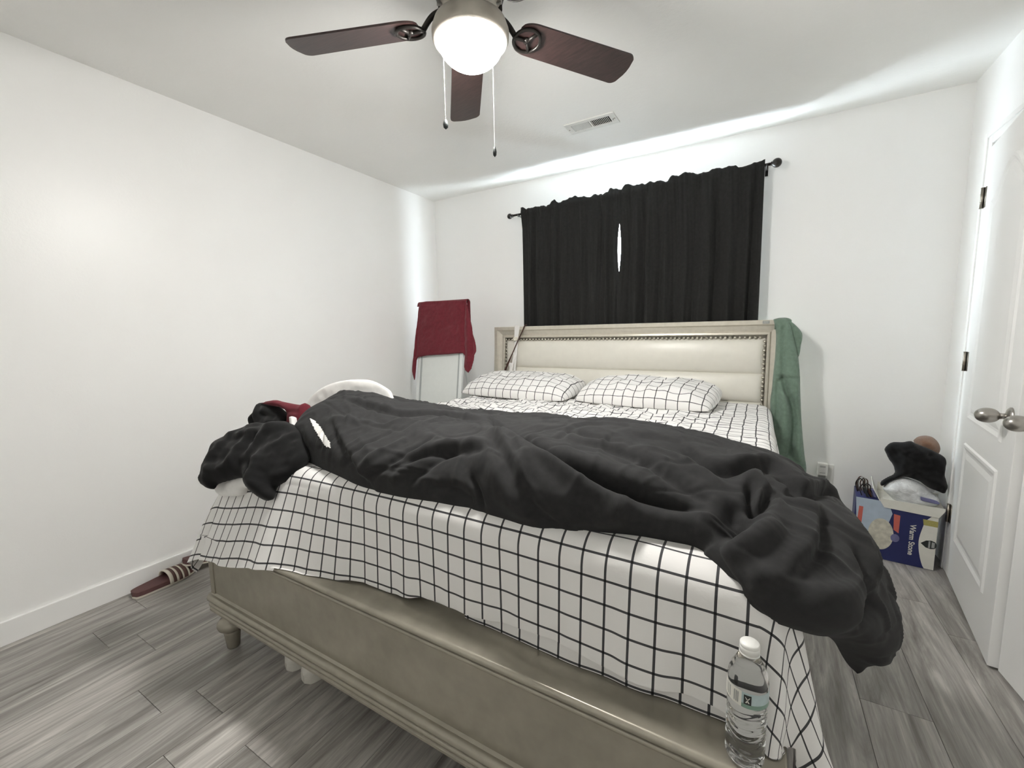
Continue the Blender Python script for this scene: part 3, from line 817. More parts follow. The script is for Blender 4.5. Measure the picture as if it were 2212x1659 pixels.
# hanging folds
along = np.where(np.abs(dy) > np.abs(dx), Uu, Vv) 
wave = vnoise(np.stack([Uu * 9.0, 0 * Uu, 0 * Uu + 2], -1), 4) * .6 + vnoise(np.stack([Uu * 19.0, 0 * Uu, 0 * Uu + 7], -1), 5) * .4
waveS = vnoise(np.stack([Vv * 7.0, 0 * Uu, 0 * Uu + 12], -1), 6)
left_front = np.clip((1.62 - Uu) / .40, 0, 1)
out = hor + flare * (0.010 + 0.125 * left_front * (b + .18 * a * (dx < 0)) + 0.035 * a * (dx > 0) + 0.012 * a * (dx < 0)) + flare * (0.020 * wave * b + 0.03 * waveS * a)
theta = np.arctan2(np.abs(dy), np.abs(dx))
out = out + np.where(corner, flare * (0.030 * (dx > 0) + .018 * (dx < 0)) * np.sin(theta * 6 + .6), 0)
X = bx + np.sign(dx) * a * out
Y = by - b * out
crown = 0.010 * np.sin(np.clip((Uu - ix0) / (ix1 - ix0), 0, 1) * math.pi) 
Z = MZ + crown - drop
# the front left corner of the mattress is pressed down under the clothes
sag = corner_sag(bx, by); Z = Z - sag
# wrinkles on the top between pillows and duvet
top = np.clip(1 - drop / .05, 0, 1) * np.clip((Vv + 1.75) / .2, 0, 1)
Wp = np.stack([X * 5.2 + Y * 1.5, Y * 7.5, 0 * X], -1)
Wq = np.stack([X * 13 - Y * 6, Y * 15 + X * 5, 0 * X + 3], -1)
wr_ = 0.010 * ridged(Wp, 31) + 0.006 * ridged(Wq, 32) + 0.0035 * vnoise(Wq * 2.4, 33)
calm = np.clip((X - 2.25) / .3, 0, 1)
Z = Z + top * wr_ * (1 - .55 * calm)
frontw = (1 - np.clip(drop / .05, 0, 1)) * (1 - np.clip((Vv + 1.75) / .2, 0, 1)); Z = Z + .003 * frontw * vnoise(Wq * .6, 34)
zmin = np.where((Y > -2.412) & (Y < -2.27) & (X > FX0 - .02) & (X < FX1 + .022), .4865, .05)
# behind the rail the cloth comes to rest on the ledge
over = np.clip(zmin + .001 - Z, 0, 1); Z = np.maximum(Z, zmin + .001)
UVs = np.stack([Uu - 2.100 + 0.5 * CELL + CELL * 40, (Vv - iy0) + CELL * 60.62], -1)
UVs = UVs + 0.004 * top[..., None] * np.stack([vnoise(Wq * .9, 41), vnoise(Wq * .9, 42)], -1)
P = np.stack([X, Y, Z], -1)
sheet = mk('bed_sheet', P.reshape(-1, 3), grid_faces(NU, NV), M_GRID, None, True, uv=UVs.reshape(-1, 2))
tag(sheet, 'white bed sheet with a thin black windowpane check draped over the mattress', 'sheet')
lw = MB()
xs = np.linspace(1.98, 2.66, 60); zz = np.linspace(.4865, .60, 8)
Xg, Zg = np.meshgrid(xs, zz, indexing='ij'); k_ = np.sin(np.clip((Xg - 1.98) / .68, 0, 1) * math.pi)
Yg = -2.302 - .012 * k_ * (1 - (Zg - .483) / .12) + .004 * vnoise(np.stack([Xg * 14, 0 * Xg, 0 * Xg], -1), 3) - .004
lw.grid(np.stack([Xg, Yg, Zg], -1))
mk('lower_hem', lw.V, lw.F, M_GRID, sheet, True, uv=np.stack([Xg - 2.085 + CELL * 40.3, Zg + CELL * .18], -1).reshape(-1, 2))

# ------------------------------------------------------------------ pillows
def pillow(c, a, b, H, rz, tilt, seed, label):
    n = 90
    g = np.sin(np.linspace(-1, 1, n) * math.pi / 2)
    U, V_ = np.meshgrid(g, g, indexing='ij')
    X = a * U * (1 - .055 * V_ ** 2 * (1 - .2 * np.abs(U))); Y = b * V_ * (1 - .075 * U ** 2)
    prof = (np.clip(1 - np.abs(U) ** 4.5, 0, 1) * np.clip(1 - np.abs(V_) ** 2.6, 0, 1)) ** .45
    W = np.stack([X * 9 + seed, Y * 11, 0 * X], -1)
    wr = .009 * ridged(W, seed) + .005 * vnoise(W * 2.3, seed + 1)
    edge = np.clip(np.minimum(1 - np.abs(U), 1 - np.abs(V_)) / .25, 0, 1)
    endw = np.clip((np.abs(U) - .72) / .28, 0, 1)
    fold = .012 * endw * np.sin(V_ * 13 + seed) * edge
    zt = H * prof + wr * edge + fold; zb = -.30 * H * prof + .002 * edge
    cr, sr = math.cos(rz), math.sin(rz); ct, st = math.cos(tilt), math.sin(tilt)
    def place(X, Y, Z):
        y2 = Y * ct - Z * st; z2 = Y * st + Z * ct
        return np.stack([c[0] + X * cr - y2 * sr, c[1] + X * sr + y2 * cr, c[2] + z2], -1)
    A = place(X, Y, zt); B = place(X, Y, zb)
    mb = MB(); mb.grid(A); mb.grid(B[::-1])
    stretch = 1 + .12 * prof
    uv = np.stack([X + .9 + seed, (Y * (1 + .35 * (1 - prof))) + .9], -1)
    o = mk('pillow', mb.V, mb.F, M_GRIDP, None, True, uv=np.concatenate([uv.reshape(-1, 2), uv[::-1].reshape(-1, 2)]))
    bm = bmesh.new(); bm.from_mesh(o.data); bmesh.ops.remove_doubles(bm, verts=bm.verts, dist=.0006); bm.to_mesh(o.data); bm.free()
    o.data.polygons.foreach_set('use_smooth', [True] * len(o.data.polygons))
    return tag(o, label, 'pillow', 'checked pillows against the headboard')
pillow((1.165, -.474, .833), .430, .225, .110, R(-3), R(7), 4, 'checked pillow by the leather strap side of the headboard')
pillow((2.030, -.472, .833), .410, .225, .108, R(-5), R(7), 9, 'checked pillow by the green garment side of the headboard')

# ------------------------------------------------------------------ duvet
ST = np.array([  # s, front x y z, back x y z, normal x z, height
    (0.00, 1.070, -2.150, .800, 0.84, -1.56, .785, 0, 1, .190),
    (0.06, 1.190, -2.215, .790, 0.90, -1.50, .785, 0, 1, .212),
    (0.14, 1.360, -2.262, .785, 1.08, -1.48, .787, 0, 1, .200),
    (0.24, 1.580, -2.298, .785, 1.34, -1.46, .790, 0, 1, .165),
    (0.34, 1.760, -2.300, .785, 1.58, -1.46, .792, 0, 1, .150),
    (0.46, 1.990, -2.280, .790, 1.86, -1.46, .793, 0, 1, .140),
    (0.58, 2.220, -2.268, .790, 2.12, -1.46, .793, 0, 1, .135),
    (0.68, 2.410, -2.225, .790, 2.36, -1.46, .793, 0, 1, .135),
    (0.76, 2.530, -2.215, .785, 2.54, -1.48, .788, 0.05, 1, .130),
    (0.82, 2.640, -2.320, .760, 2.65, -1.50, .778, .35, 1, .120),
    (0.88, 2.735, -2.300, .735, 2.735, -1.53, .735, .9, .8, .110),
    (0.94, 2.795, -2.195, .650, 2.790, -1.60, .620, 1, .25, .100),
    (1.00, 2.830, -2.065, .505, 2.820, -1.70, .480, 1, .0, .070)])
NS, NTT = 420, 190
s_ = np.linspace(0, 1, NS)
def sp(col):
    y = np.interp(s_, ST[:, 0], col); k = np.hanning(31); k /= k.sum()
    yp = np.concatenate([2 * y[0] - y[15:0:-1], y, 2 * y[-1] - y[-2:-17:-1]]); return np.convolve(yp, k, 'valid')
Fp = np.stack([sp(ST[:, i]) for i in (1, 2, 3)], -1); Bp = np.stack([sp(ST[:, i]) for i in (4, 5, 6)], -1)
Nn = np.stack([sp(ST[:, 7]), 0 * s_, sp(ST[:, 8])], -1); Nn /= np.linalg.norm(Nn, axis=1)[:, None]
Hh = sp(ST[:, 9])
endf = np.sqrt(np.clip(1 - (1 - np.clip(s_ / .05, 0, 1)) ** 2, 0, 1)) * np.sqrt(np.clip(1 - (1 - np.clip((1 - s_) / .05, 0, 1)) ** 2, 0.02, 1))
th = np.linspace(-.12, math.pi, NTT)
tt = (1 - np.cos(np.clip(th, 0, math.pi))) / 2
tt = tt - np.where(th < 0, th * 0.10, 0)
ph = np.sin(np.clip(th, -1, math.pi))
hprof = np.sign(ph) * np.abs(ph) ** .72
hprof = hprof * (1.06 - .30 * np.clip((tt - .40) / .6, 0, 1))
base = Fp[:, None, :] * (1 - tt[None, :, None]) + Bp[:, None, :] * tt[None, :, None] + Nn[:, None, :] * (Hh * endf)[:, None, None] * hprof[None, :, None]
base = base - np.array([0, 1, 0]) * (.018 * np.clip(np.sin(np.clip(th, 0, 1.2) / 1.2 * math.pi), 0, 1))[None, :, None]
def normals(P):
    ds = np.gradient(P, axis=0); dt = np.gradient(P, axis=1); n = np.cross(ds, dt); l = np.linalg.norm(n, axis=-1, keepdims=True); return n / np.maximum(l, 1e-9)
NB = normals(base)
if NB[NS // 3, NTT // 2, 2] < 0: NB = -NB
pxb = project(base)
facing = ((CAM - base) * NB).sum(-1) > 0
CRE = [  # photo polyline, depth (m), width (m)
    ([(1060, 900), (1090, 930), (1130, 965), (1180, 1000), (1250, 1035), (1330, 1062), (1420, 1085), (1520, 1108)], -.042, .017),
    ([(1130, 935), (1190, 975), (1260, 1010), (1350, 1040), (1450, 1065)], .016, .035),
    ([(1085, 950), (1150, 1000), (1230, 1040), (1330, 1075)], .016, .020),
    ([(1060, 965), (1100, 1020), (1150, 1075), (1215, 1125)], -.022, .016),
    ([(1075, 940), (1130, 1010), (1185, 1065), (1250, 1115)], .018, .022),
    ([(990, 970), (1060, 1010), (1110, 1060), (1160, 1100)], .016, .030),
    ([(745, 862), (790, 872), (850, 888), (940, 888), (1040, 905)], -.016, .012),
    ([(700, 905), (760, 905), (830, 915), (900, 905)], .010, .020),
    ([(740, 1010), (790, 965), (850, 930)], -.009, .010), ([(775, 1025), (820, 985), (880, 945)], .009, .012),
    ([(800, 1040), (860, 990), (950, 950)], -.010, .010), ([(840, 1045), (890, 1005), (980, 965)], .010, .014),
    ([(880, 1050), (930, 1005), (1010, 975)], -.012, .012),
    ([(870, 1000), (930, 982), (1000, 985), (1060, 1002)], -.016, .014),
    ([(920, 1060), (980, 1060), (1030, 1085)], -.014, .02),
    ([(1020, 1030), (1035, 1060), (1050, 1095)], -.016, .010),
    ([(1250, 960), (1330, 975), (1400, 1005), (1470, 1045), (1540, 1090)], -.012, .016),
    ([(1370, 975), (1440, 985), (1500, 1010), (1560, 1050)], .014, .020),
    ([(1480, 962), (1530, 1000), (1600, 1012), (1660, 1010), (1710, 1045)], -.024, .013),
    ([(1555, 990), (1620, 1000), (1690, 1000)], .010, .020),
    ([(1600, 1050), (1625, 1025), (1650, 1035)], .022, .016),
    ([(1618, 1040), (1625, 1075), (1630, 1110)], -.030, .010),
    ([(1665, 1062), (1650, 1085), (1640, 1108)], -.030, .010),
    ([(1640, 1060), (1640, 1090)], .020, .010),
    ([(1680, 1030), (1720, 1055), (1700, 1075)], -.020, .012),
    ([(1600, 1080), (1580, 1110), (1550, 1135)], -.030, .022),
    ([(1640, 1115), (1595, 1145), (1550, 1170)], -.040, .020),
    ([(1735, 1080), (1780, 1062), (1835, 1085)], -.022, .014), ([(1740, 1060), (1790, 1045), (1840, 1070)], .014, .018),
    ([(1770, 1095), (1778, 1150), (1762, 1200), (1715, 1232)], -.016, .010),
    ([(1690, 1120), (1700, 1170), (1650, 1210), (1600, 1215)], -.012, .020),
    ([(1640, 1255), (1700, 1270), (1760, 1262)], -.012, .016),
    ([(1830, 1120), (1870, 1200), (1895, 1290)], .014, .022), ([(1855, 1190), (1880, 1250), (1885, 1310)], -.014, .012),
    ([(1905, 1290), (1880, 1330), (1850, 1345)], -.030, .018),
    ([(1280, 1120), (1340, 1100), (1360, 1070)], .012, .02), ([(1140, 1060), (1135, 1010)], .010, .016),
    ([(1200, 930), (1270, 950), (1350, 965)], -.010, .012),
]
disp = np.zeros((NS, NTT))
flat = base.reshape(-1, 3); pf = pxb.reshape(-1, 2); fok = facing.reshape(-1)
for pts, amp, wd in CRE:
    amp = amp * 1.35
    pth = smooth_path(pts, 40) if len(pts) > 2 else np.linspace(pts[0], pts[1], 20)
    C3 = []
    for q in pth:
        dd = ((pf - q) ** 2).sum(1) + np.where(fok, 0, 1e6); C3.append(flat[dd.argmin()])
    C3 = np.array(C3)
    C3p = np.concatenate([C3[:1]] * 4 + [C3] + [C3[-1:]] * 4); C3 = np.stack([np.convolve(C3p[:, i], np.ones(9) / 9, 'valid') for i in range(3)], -1)
    C3 = smooth_path(C3, 160)
    lo, hi = C3.min(0) - 3 * wd, C3.max(0) + 3 * wd
    sel = np.where(((flat > lo) & (flat < hi)).all(1))[0]
    D2 = ((flat[sel][:, None, :] - C3[None]) ** 2).sum(-1); dm = D2.min(1)
    taper = np.sin(np.clip((D2.argmin(1) + 2) / (len(C3) + 3), 0, 1) * math.pi) ** .5
    dd_ = np.zeros(len(flat)); dd_[sel] = amp * np.exp(-dm / wd ** 2) * taper; disp += dd_.reshape(NS, NTT)
LAPS = [  # one-sided folds: photo polyline (the side on its right hand is raised), height, reach
    ([(1520, 1108), (1420, 1085), (1330, 1062), (1250, 1035), (1180, 1000), (1130, 965), (1090, 930), (1060, 900)], -.034, .10),
    ([(1060, 930), (1110, 1000), (1165, 1065), (1230, 1120)], .026, .09),
    ([(1480, 958), (1540, 1000), (1600, 1013), (1660, 1012), (1715, 1050), (1780, 1075)], -.022, .09),
    ([(1060, 1002), (1000, 985), (930, 982), (870, 1000)], .020, .07),
    ([(1640, 1110), (1595, 1142), (1550, 1170)], -.034, .10),
    ([(1600, 1055), (1635, 1030), (1665, 1060), (1700, 1100)], .020, .06),
    ([(745, 862), (790, 872), (850, 888), (940, 888), (1040, 905)], -.016, .07),
    ([(1250, 958), (1330, 975), (1400, 1005), (1470, 1045)], -.014, .06),
    ([(1770, 1095), (1778, 1150), (1762, 1200), (1715, 1232)], .016, .06),
    ([(715, 900), (735, 950), (770, 1000), (800, 1040)], -.018, .06),
    ([(1640, 1215), (1700, 1250), (1790, 1265), (1850, 1240)], .016, .07),
]
for pts, amp, reach in LAPS:
    amp = amp * 1.25
    pth = smooth_path(pts, 60); C3 = []
    for q in pth:
        dd = ((pf - q) ** 2).sum(1) + np.where(fok, 0, 1e6); C3.append(flat[dd.argmin()])
    C3 = np.array(C3); C3p = np.concatenate([C3[:1]] * 4 + [C3] + [C3[-1:]] * 4); C3 = np.stack([np.convolve(C3p[:, i], np.ones(9) / 9, 'valid') for i in range(3)], -1)
    C3 = smooth_path(C3, 160); pth2 = project(C3)
    lo, hi = C3.min(0) - 3 * reach, C3.max(0) + 3 * reach
    sel = np.where(((flat > lo) & (flat < hi)).all(1) & fok)[0]
    D2 = ((flat[sel][:, None, :] - C3[None]) ** 2).sum(-1); k = D2.argmin(1); dm = np.sqrt(D2.min(1))
    tg_ = np.gradient(pth2, axis=0)[k]; rel = pf[sel] - pth2[k]
    cr_ = tg_[:, 0] * rel[:, 1] - tg_[:, 1] * rel[:, 0]       # > 0: right hand side on screen
    side = np.where(cr_ > 0, 1.0, -1.0) * (1 if amp > 0 else -1)
    step = 0.5 + 0.5 * np.tanh(side * dm / .009)
    taper = np.sin(np.clip((k + 6) / (len(C3) + 11), 0, 1) * math.pi) ** .6
    dd_ = np.zeros(len(flat)); dd_[sel] = abs(amp) * step * np.exp(-dm / reach) * taper - abs(amp) * .45 * (1 - step) * np.exp(-dm / (.35 * reach)) * taper
    disp += dd_.reshape(NS, NTT)
W = base
warpn = 0.35 * np.stack([vnoise(W * 4, 61), vnoise(W * 4, 62), vnoise(W * 4, 63)], -1)
rA = ridged(W * np.array([4.0, 10, 8]) + warpn * 2.0 + (W[..., :1] * np.array([0, 5.0, 0])), 52)
rB = ridged(W * np.array([13, 7, 9]) + warpn * 3.0, 53)
nz_ = 0.020 * fbm(W * np.array([3.6, 4.6, 4.6]), 2, 51) + 0.007 * np.clip(rA, -.2, 1) ** 2 * np.sign(rA) + 0.0045 * np.clip(rB - .35, 0, 1) * 1.6 * np.clip((2.62 - W[..., 0]) / .2, .15, 1) - 0.006 * np.clip(ridged(W * np.array([5, 8, 8]) + warpn * 4 + 9, 55) - .75, 0, 1) * 4 + 0.0008 * vnoise(W * 60, 54)
disp = disp + nz_ * np.clip(np.sin(np.clip(th, 0, math.pi)) * 3, 0, 1)[None, :] * np.clip(endf * 1.5, 0, 1)[:, None]
kb = np.array([0, 1, 5, 1, 0.0]) / 7
dp = np.pad(disp, 2, mode='edge'); dp = sum(kb[i] * dp[i:i + NS, :] for i in range(5)); disp = sum(kb[i] * dp[:, i:i + NTT] for i in range(5))
Pd = base + NB * disp[..., None]
Pd[..., 2] = np.maximum(Pd[..., 2], (.772 + .027 * np.clip((hprof - .12) / .25, 0, 1))[None, :] - 4.0 * np.maximum(base[..., 0] - 2.62, 0))
duvet = mk('duvet', Pd.reshape(-1, 3), grid_faces(NS, NTT), M_DUVET, None, True)
tag(duvet, 'bunched charcoal duvet lying across the bed and over its side', 'duvet')
clean_normals(duvet)
# white underside turned up at the bunched end
cloth_slab('lining', [(657, 915), (652, 900), (658, 880), (672, 858), (692, 840), (718, 828), (750, 821), (785, 820), (805, 823), (830, 836), (845, 852), (850, 900), (790, 955), (700, 965), (664, 950)], (1.02, -1.915, .90), (.25, -.93, .1), .006, .03, .02, M_WHITEFAB, duvet, res=.006, noise=.004, warp=lambda V: np.stack([V[:, 0], V[:, 1], np.maximum(V[:, 2], sheet_z(V[:, 0], V[:, 1]))], -1))
fold_px = np.array([(668, 903), (677, 905), (692, 920), (705, 942), (714, 957), (715, 970), (704, 965), (693, 950), (681, 930), (673, 915)], float)
pq = project(Pd).reshape(-1, 2)
nrm = normals(Pd); nrm = nrm * np.sign((nrm * NB).sum(-1, keepdims=True))
inn = inside(pq, fold_px) & (((CAM - Pd) * nrm).sum(-1) > 0).reshape(-1) & (Pd[..., 1].reshape(-1) < -2.0)
Vl = (Pd + nrm * .0015).reshape(-1, 3); keepf = [f for f in grid_faces(NS, NTT) if sum(inn[k] for k in f) >= 3]
ids = sorted({k for f in keepf for k in f}); remap = {k: n for n, k in enumerate(ids)}
if keepf: mk('lining_fold', Vl[ids], [tuple(remap[k] for k in f) for f in keepf], M_WHITEFAB, duvet, True)

# ------------------------------------------------------------------ clothes on the bed corner
gz = lambda q: (400 + q[0] / 4.366, 780 + q[1] / 4.366)
nb_ = np.array([0.12, -.80, .62])
cloth_slab('white_undershirt', [gz(q) for q in [(270, 1150), (290, 1220), (330, 1268), (440, 1275), (520, 1265), (560, 1200), (600, 1190), (620, 1080), (500, 1060), (330, 1100)]], (.85, -2.345, .69), (0, -.9, .45), .018, .03, .03, M_WHITEFAB, None, noise=.008, nscale=26, seed=3)
tag(bpy.data.objects['white_undershirt'], 'crumpled white cloth peeking out under the black sweatshirt', 'shirt')
bs = cloth_slab('black_sweatshirt', [gz(q) for q in [(640, 605), (720, 588), (860, 590), (980, 580), (1090, 640), (1140, 700), (1160, 800), (1170, 900), (1130, 980), (1060, 1050), (960, 1130), (860, 1185), (848, 1250), (825, 1295), (780, 1318), (720, 1300), (640, 1245), (592, 1190), (580, 1110), (490, 1105), (390, 1130), (290, 1165), (272, 1205), (215, 1200), (165, 1165), (168, 1100), (200, 990), (240, 880), (300, 800), (380, 735), (480, 680), (560, 640)]], (1.0, -2.33, .765), nb_, .052, .030, .07, M_BLACKFAB, None, noise=.019, nscale=14, seed=11,
    creases=[([gz(q) for q in [(300, 1080), (330, 950), (420, 850)]], .012, .02), ([gz(q) for q in [(560, 1100), (600, 950), (700, 800)]], -.014, .02), ([gz(q) for q in [(700, 1250), (740, 1100), (800, 950)]], .014, .022), ([gz(q) for q in [(480, 700), (600, 720), (760, 690)]], .010, .016)])
tag(bs, 'black fleece sweatshirt heaped on the corner of the mattress', 'sweatshirt')
shn = (0.1, -.95, .25)
shorts = thing('shorts', 'crumpled maroon and black shorts with white trim on the bed', 'shorts', (.87, -2.06, .80))
cloth_slab('maroon_panel', [gz(q) for q in [(720, 400), (780, 378), (860, 368), (930, 385), (1080, 412), (1140, 400), (1160, 520), (1160, 700), (1140, 930), (1000, 930), (960, 700), (975, 500), (900, 440), (800, 420)]], (.87, -2.135, .90), shn, .03, .05, .05, M_MAROON, shorts, noise=.006, seed=2, warp=lambda V: np.stack([V[:, 0], V[:, 1], np.maximum(V[:, 2], sheet_z(V[:, 0], V[:, 1]))], -1), creases=[([gz(q) for q in [(975, 500), (1030, 478), (1110, 482)]], -.006, .006)])
cloth_slab('black_panel', [gz(q) for q in [(640, 570), (650, 520), (690, 460), (720, 395), (770, 400), (850, 415), (920, 470), (980, 530), (1000, 600), (1000, 800), (960, 930), (780, 920), (690, 800), (650, 640)]], (.80, -2.13, .88), shn, .045, .05, .05, M_BLACKFAB, shorts, noise=.010, seed=4, warp=lambda V: np.stack([V[:, 0], V[:, 1], np.maximum(V[:, 2], sheet_z(V[:, 0], V[:, 1]))], -1), creases=[([gz(q) for q in [(745, 420), (800, 500), (900, 540)]], -.012, .010), ([gz(q) for q in [(700, 500), (720, 590)]], -.010, .008)])
cloth_slab('white_trim', [gz(q) for q in [(985, 525), (1015, 525), (1025, 590), (1040, 618), (1100, 610), (1150, 595), (1162, 600), (1155, 635), (1070, 650), (1000, 635), (990, 590)]], (.98, -2.232, .88), shn, .006, .020, .006, M_WHITEFAB, shorts, res=.003, noise=.001)

# ------------------------------------------------------------------ towel on the white board
SX0, SX1 = .213, .668
stY = lambda z: -.665 + .137 * z
stand = thing('folding_board', 'white upright board in a slim metal frame standing between bed and corner', 'board', (.44, -.55, 0))
mvS = lambda v: np.array([v[0], stY(v[2]) + v[1], v[2]])
for x in (SX0, SX1 - .030):
    MB().box((x, -.012, 0.0), (x + .030, .012, 1.470), .004, mvS).obj('rail', M_WHITEMETAL, stand, False)
for x in (SX0 + .030, SX1 - .046):
    MB().box((x, -.008, .02), (x + .016, .008, 1.455), .002, mvS).obj('inner_edge', M_GREYTRIM, stand, False)
MB().tube(smooth_path([(SX0 + .015, stY(1.45), 1.45), (SX0 + .018, stY(1.478), 1.474), (SX0 + .05, stY(1.486), 1.484), (SX1 - .05, stY(1.486), 1.484), (SX1 - .018, stY(1.478), 1.474), (SX1 - .015, stY(1.45), 1.45)], 40), .013, 10).obj('top_bar', M_WHITEMETAL, stand)
MB().box((SX0 + .044, -.004, .03), (SX1 - .044, .004, 1.46), 0, mvS).obj('panel', M_PANEL, stand, False)
for x in (SX0 + .02, SX1 - .02):
    MB().tube([(x, stY(1.05) + .012, 1.05), (x, -.16, 0.0)], .010, 10).obj('prop_leg', M_WHITEMETAL, stand)
tz = lambda q: (860 + q[0] / 6.91, 640 + q[1] / 6.91)
tw_n = np.array([0, -1, .137])
towel = cloth_slab('towel', [tz(q) for q in [(345, 88), (420, 76), (650, 66), (850, 58), (960, 56), (1000, 66), (1020, 100), (1045, 210), (1075, 340), (1100, 450), (1112, 560), (1145, 660), (1163, 760), (1162, 825), (1135, 880), (1125, 960), (1090, 1085), (1045, 1142), (1000, 1105), (985, 1050), (992, 960), (998, 890), (968, 850), (880, 853), (740, 866), (600, 874), (430, 884), (292, 912), (272, 960), (262, 1100), (247, 1262), (217, 1160), (209, 1100), (222, 960), (240, 800), (262, 560), (285, 400), (305, 200), (320, 120)]], (.44, stY(1.2) - .030, 1.2), tw_n, .008, .012, .012, M_TOWEL, None, res=.006, noise=.006, nscale=12, rnd=False,
    creases=[([tz(q) for q in [(1000, 100), (985, 400), (985, 700), (995, 860)]], -.014, .014), ([tz(q) for q in [(1050, 350), (1060, 650), (1050, 1000)]], .014, .022), ([tz(q) for q in [(1105, 500), (1110, 700), (1120, 850)]], -.016, .010), ([tz(q) for q in [(310, 250), (285, 500), (270, 900)]], -.012, .012), ([tz(q) for q in [(600, 500), (750, 450)]], -.004, .02)])
tag(towel, 'maroon terry towel draped over the top of the white board', 'towel')
tb = MB(); xs = np.linspace(.196, .682, 40)
qs = []
for x in xs:
    cr = [(x, stY(1.47) - .034, 1.465)] + [(x, stY(1.478) - .030 * math.cos(q), 1.476 + .026 * math.sin(q)) for q in np.linspace(.1, math.pi - .1, 10)] + [(x, stY(1.45) + .032, z) for z in np.linspace(1.46, 1.10, 12)]
    qs.append(cr)
tq = np.array(qs); tq[..., 1] += .004 * fbm(tq * 12, 2, 5); tb.grid(tq)
bt = mk('back_flap', tb.V, tb.F, M_TOWEL, towel, True); bt.modifiers.new('t', 'SOLIDIFY').thickness = .006

# ------------------------------------------------------------------ green garment and straps on the headboard
ge = lambda q: (1600 + q[0] / 4.045, 670 + q[1] / 4.045)
def hbw(V): return V
gr = thing('hooded_top', 'sage green hooded top hanging over the headboard corner', 'garment', (2.78, -.22, .40))
gP, gN = (2.75, -.235, .9), (0.05, -1, .05)
cloth_slab('body', [ge(q) for q in [(286, 80), (330, 70), (400, 76), (445, 125), (470, 230), (495, 350), (508, 450), (518, 575), (520, 700), (528, 900), (540, 1080), (556, 1250), (572, 1420), (500, 1480), (400, 1440), (330, 1300), (280, 1100), (262, 960), (258, 800), (272, 690), (283, 570), (300, 400), (308, 220), (298, 140)]], gP, gN, .045, .018, .05, M_GREEN, gr, noise=.006, seed=6,
    creases=[([ge(q) for q in [(365, 150), (362, 350), (358, 580)]], -.016, .008), ([ge(q) for q in [(290, 566), (400, 590), (515, 598)]], -.009, .006), ([ge(q) for q in [(365, 600), (400, 720), (450, 840), (465, 1000), (440, 1150), (420, 1260)]], -.040, .014), ([ge(q) for q in [(370, 760), (375, 900), (360, 1100)]], .026, .022), ([ge(q) for q in [(320, 620), (320, 800), (310, 1000)]], -.022, .013), ([ge(q) for q in [(490, 650), (490, 1000), (510, 1300)]], .020, .016)])
cloth_slab('hood', [ge(q) for q in [(380, 86), (440, 100), (500, 150), (535, 200), (538, 250), (525, 310), (515, 380), (498, 410), (485, 340), (455, 230), (415, 130)]], (2.80, -.225, 1.2), gN, .030, .03, .03, M_GREEN, gr, noise=.008, seed=8, creases=[([ge(q) for q in [(440, 140), (490, 250), (510, 320)]], -.014, .010), ([ge(q) for q in [(480, 320), (525, 330)]], -.012, .007)])
tg = MB(); xs = np.linspace(2.692, 2.774, 16); qs = []
for x in xs:
    qs.append([(x, -.236, 1.240)] + [(x, -.180 - .056 * math.cos(q), 1.262 + .037 * math.sin(q) ** .45) for q in np.linspace(.05, math.pi - .05, 12)] + [(x, -.118, z) for z in np.linspace(1.24, 1.05, 6)])
qs = np.array(qs); qs[..., 2] += .003 * fbm(qs * 16, 2, 5) - .011 * np.abs((qs[..., 0] - 2.733) / .041) ** 3; tg.grid(qs)
bt = mk('back_fold', tg.V, tg.F, M_GREEN, gr, True); bt.modifiers.new('t', 'SOLIDIFY').thickness = .008

sz = lambda q: (1040 + q[0] / 8.296, 680 + q[1] / 8.296)
strap = cloth_slab('leather_strap', [sz(q) for q in [(690, 205), (705, 180), (730, 172), (752, 180), (720, 195), (690, 290), (620, 450), (560, 620), (500, 800), (440, 980), (405, 1110), (358, 1112), (400, 1000), (450, 850), (520, 680), (590, 480), (660, 300)]], (.92, -.262, 1.1), (0, -1, 0), .003, .003, .003, M_LEATHERBROWN, None, res=.0025, rnd=False, warp=lambda V: np.stack([V[:, 0], V[:, 1] + np.clip((V[:, 2] - .9) / .39, 0, 1) ** 1 * .060, V[:, 2]], -1))
tag(strap, 'narrow dark brown leather strap slung over the headboard', 'strap')
cord = thing('lace_tie', 'white ribbon tie with frayed ends hanging on the headboard', 'ribbon', (.945, -.21, .90))
cw2 = lambda V: np.stack([V[:, 0], V[:, 1] - np.clip((1.285 - V[:, 2]) / .4, 0, 1.2) * .048, V[:, 2]], -1)
cloth_slab('ribbon', [sz(q) for q in [(592, 190), (690, 180), (672, 400), (668, 640), (655, 1110), (610, 1110), (625, 800), (620, 640), (600, 400)]], (.94, -.198, 1.1), (0, -1, 0), .003, .004, .006, M_WHITEFAB, cord, res=.003, rnd=False, noise=.002, warp=cw2)
cloth_slab('frayed_end', [sz(q) for q in [(520, 840), (585, 850), (600, 720), (585, 680), (630, 660), (665, 690), (640, 790), (610, 900), (600, 1110), (535, 1112), (545, 960)]], (.94, -.205, 1.1), (0, -1, 0), .006, .004, .008, M_WHITEFAB, cord, res=.003, noise=.004, nscale=60, warp=cw2)
cloth_slab('knot', [sz(q) for q in [(570, 430), (600, 400), (650, 395), (668, 425), (650, 465), (600, 470)]], (.94, -.206, 1.1), (0, -1, 0), .007, .004, .008, M_CREAM, cord, res=.003, warp=cw2)

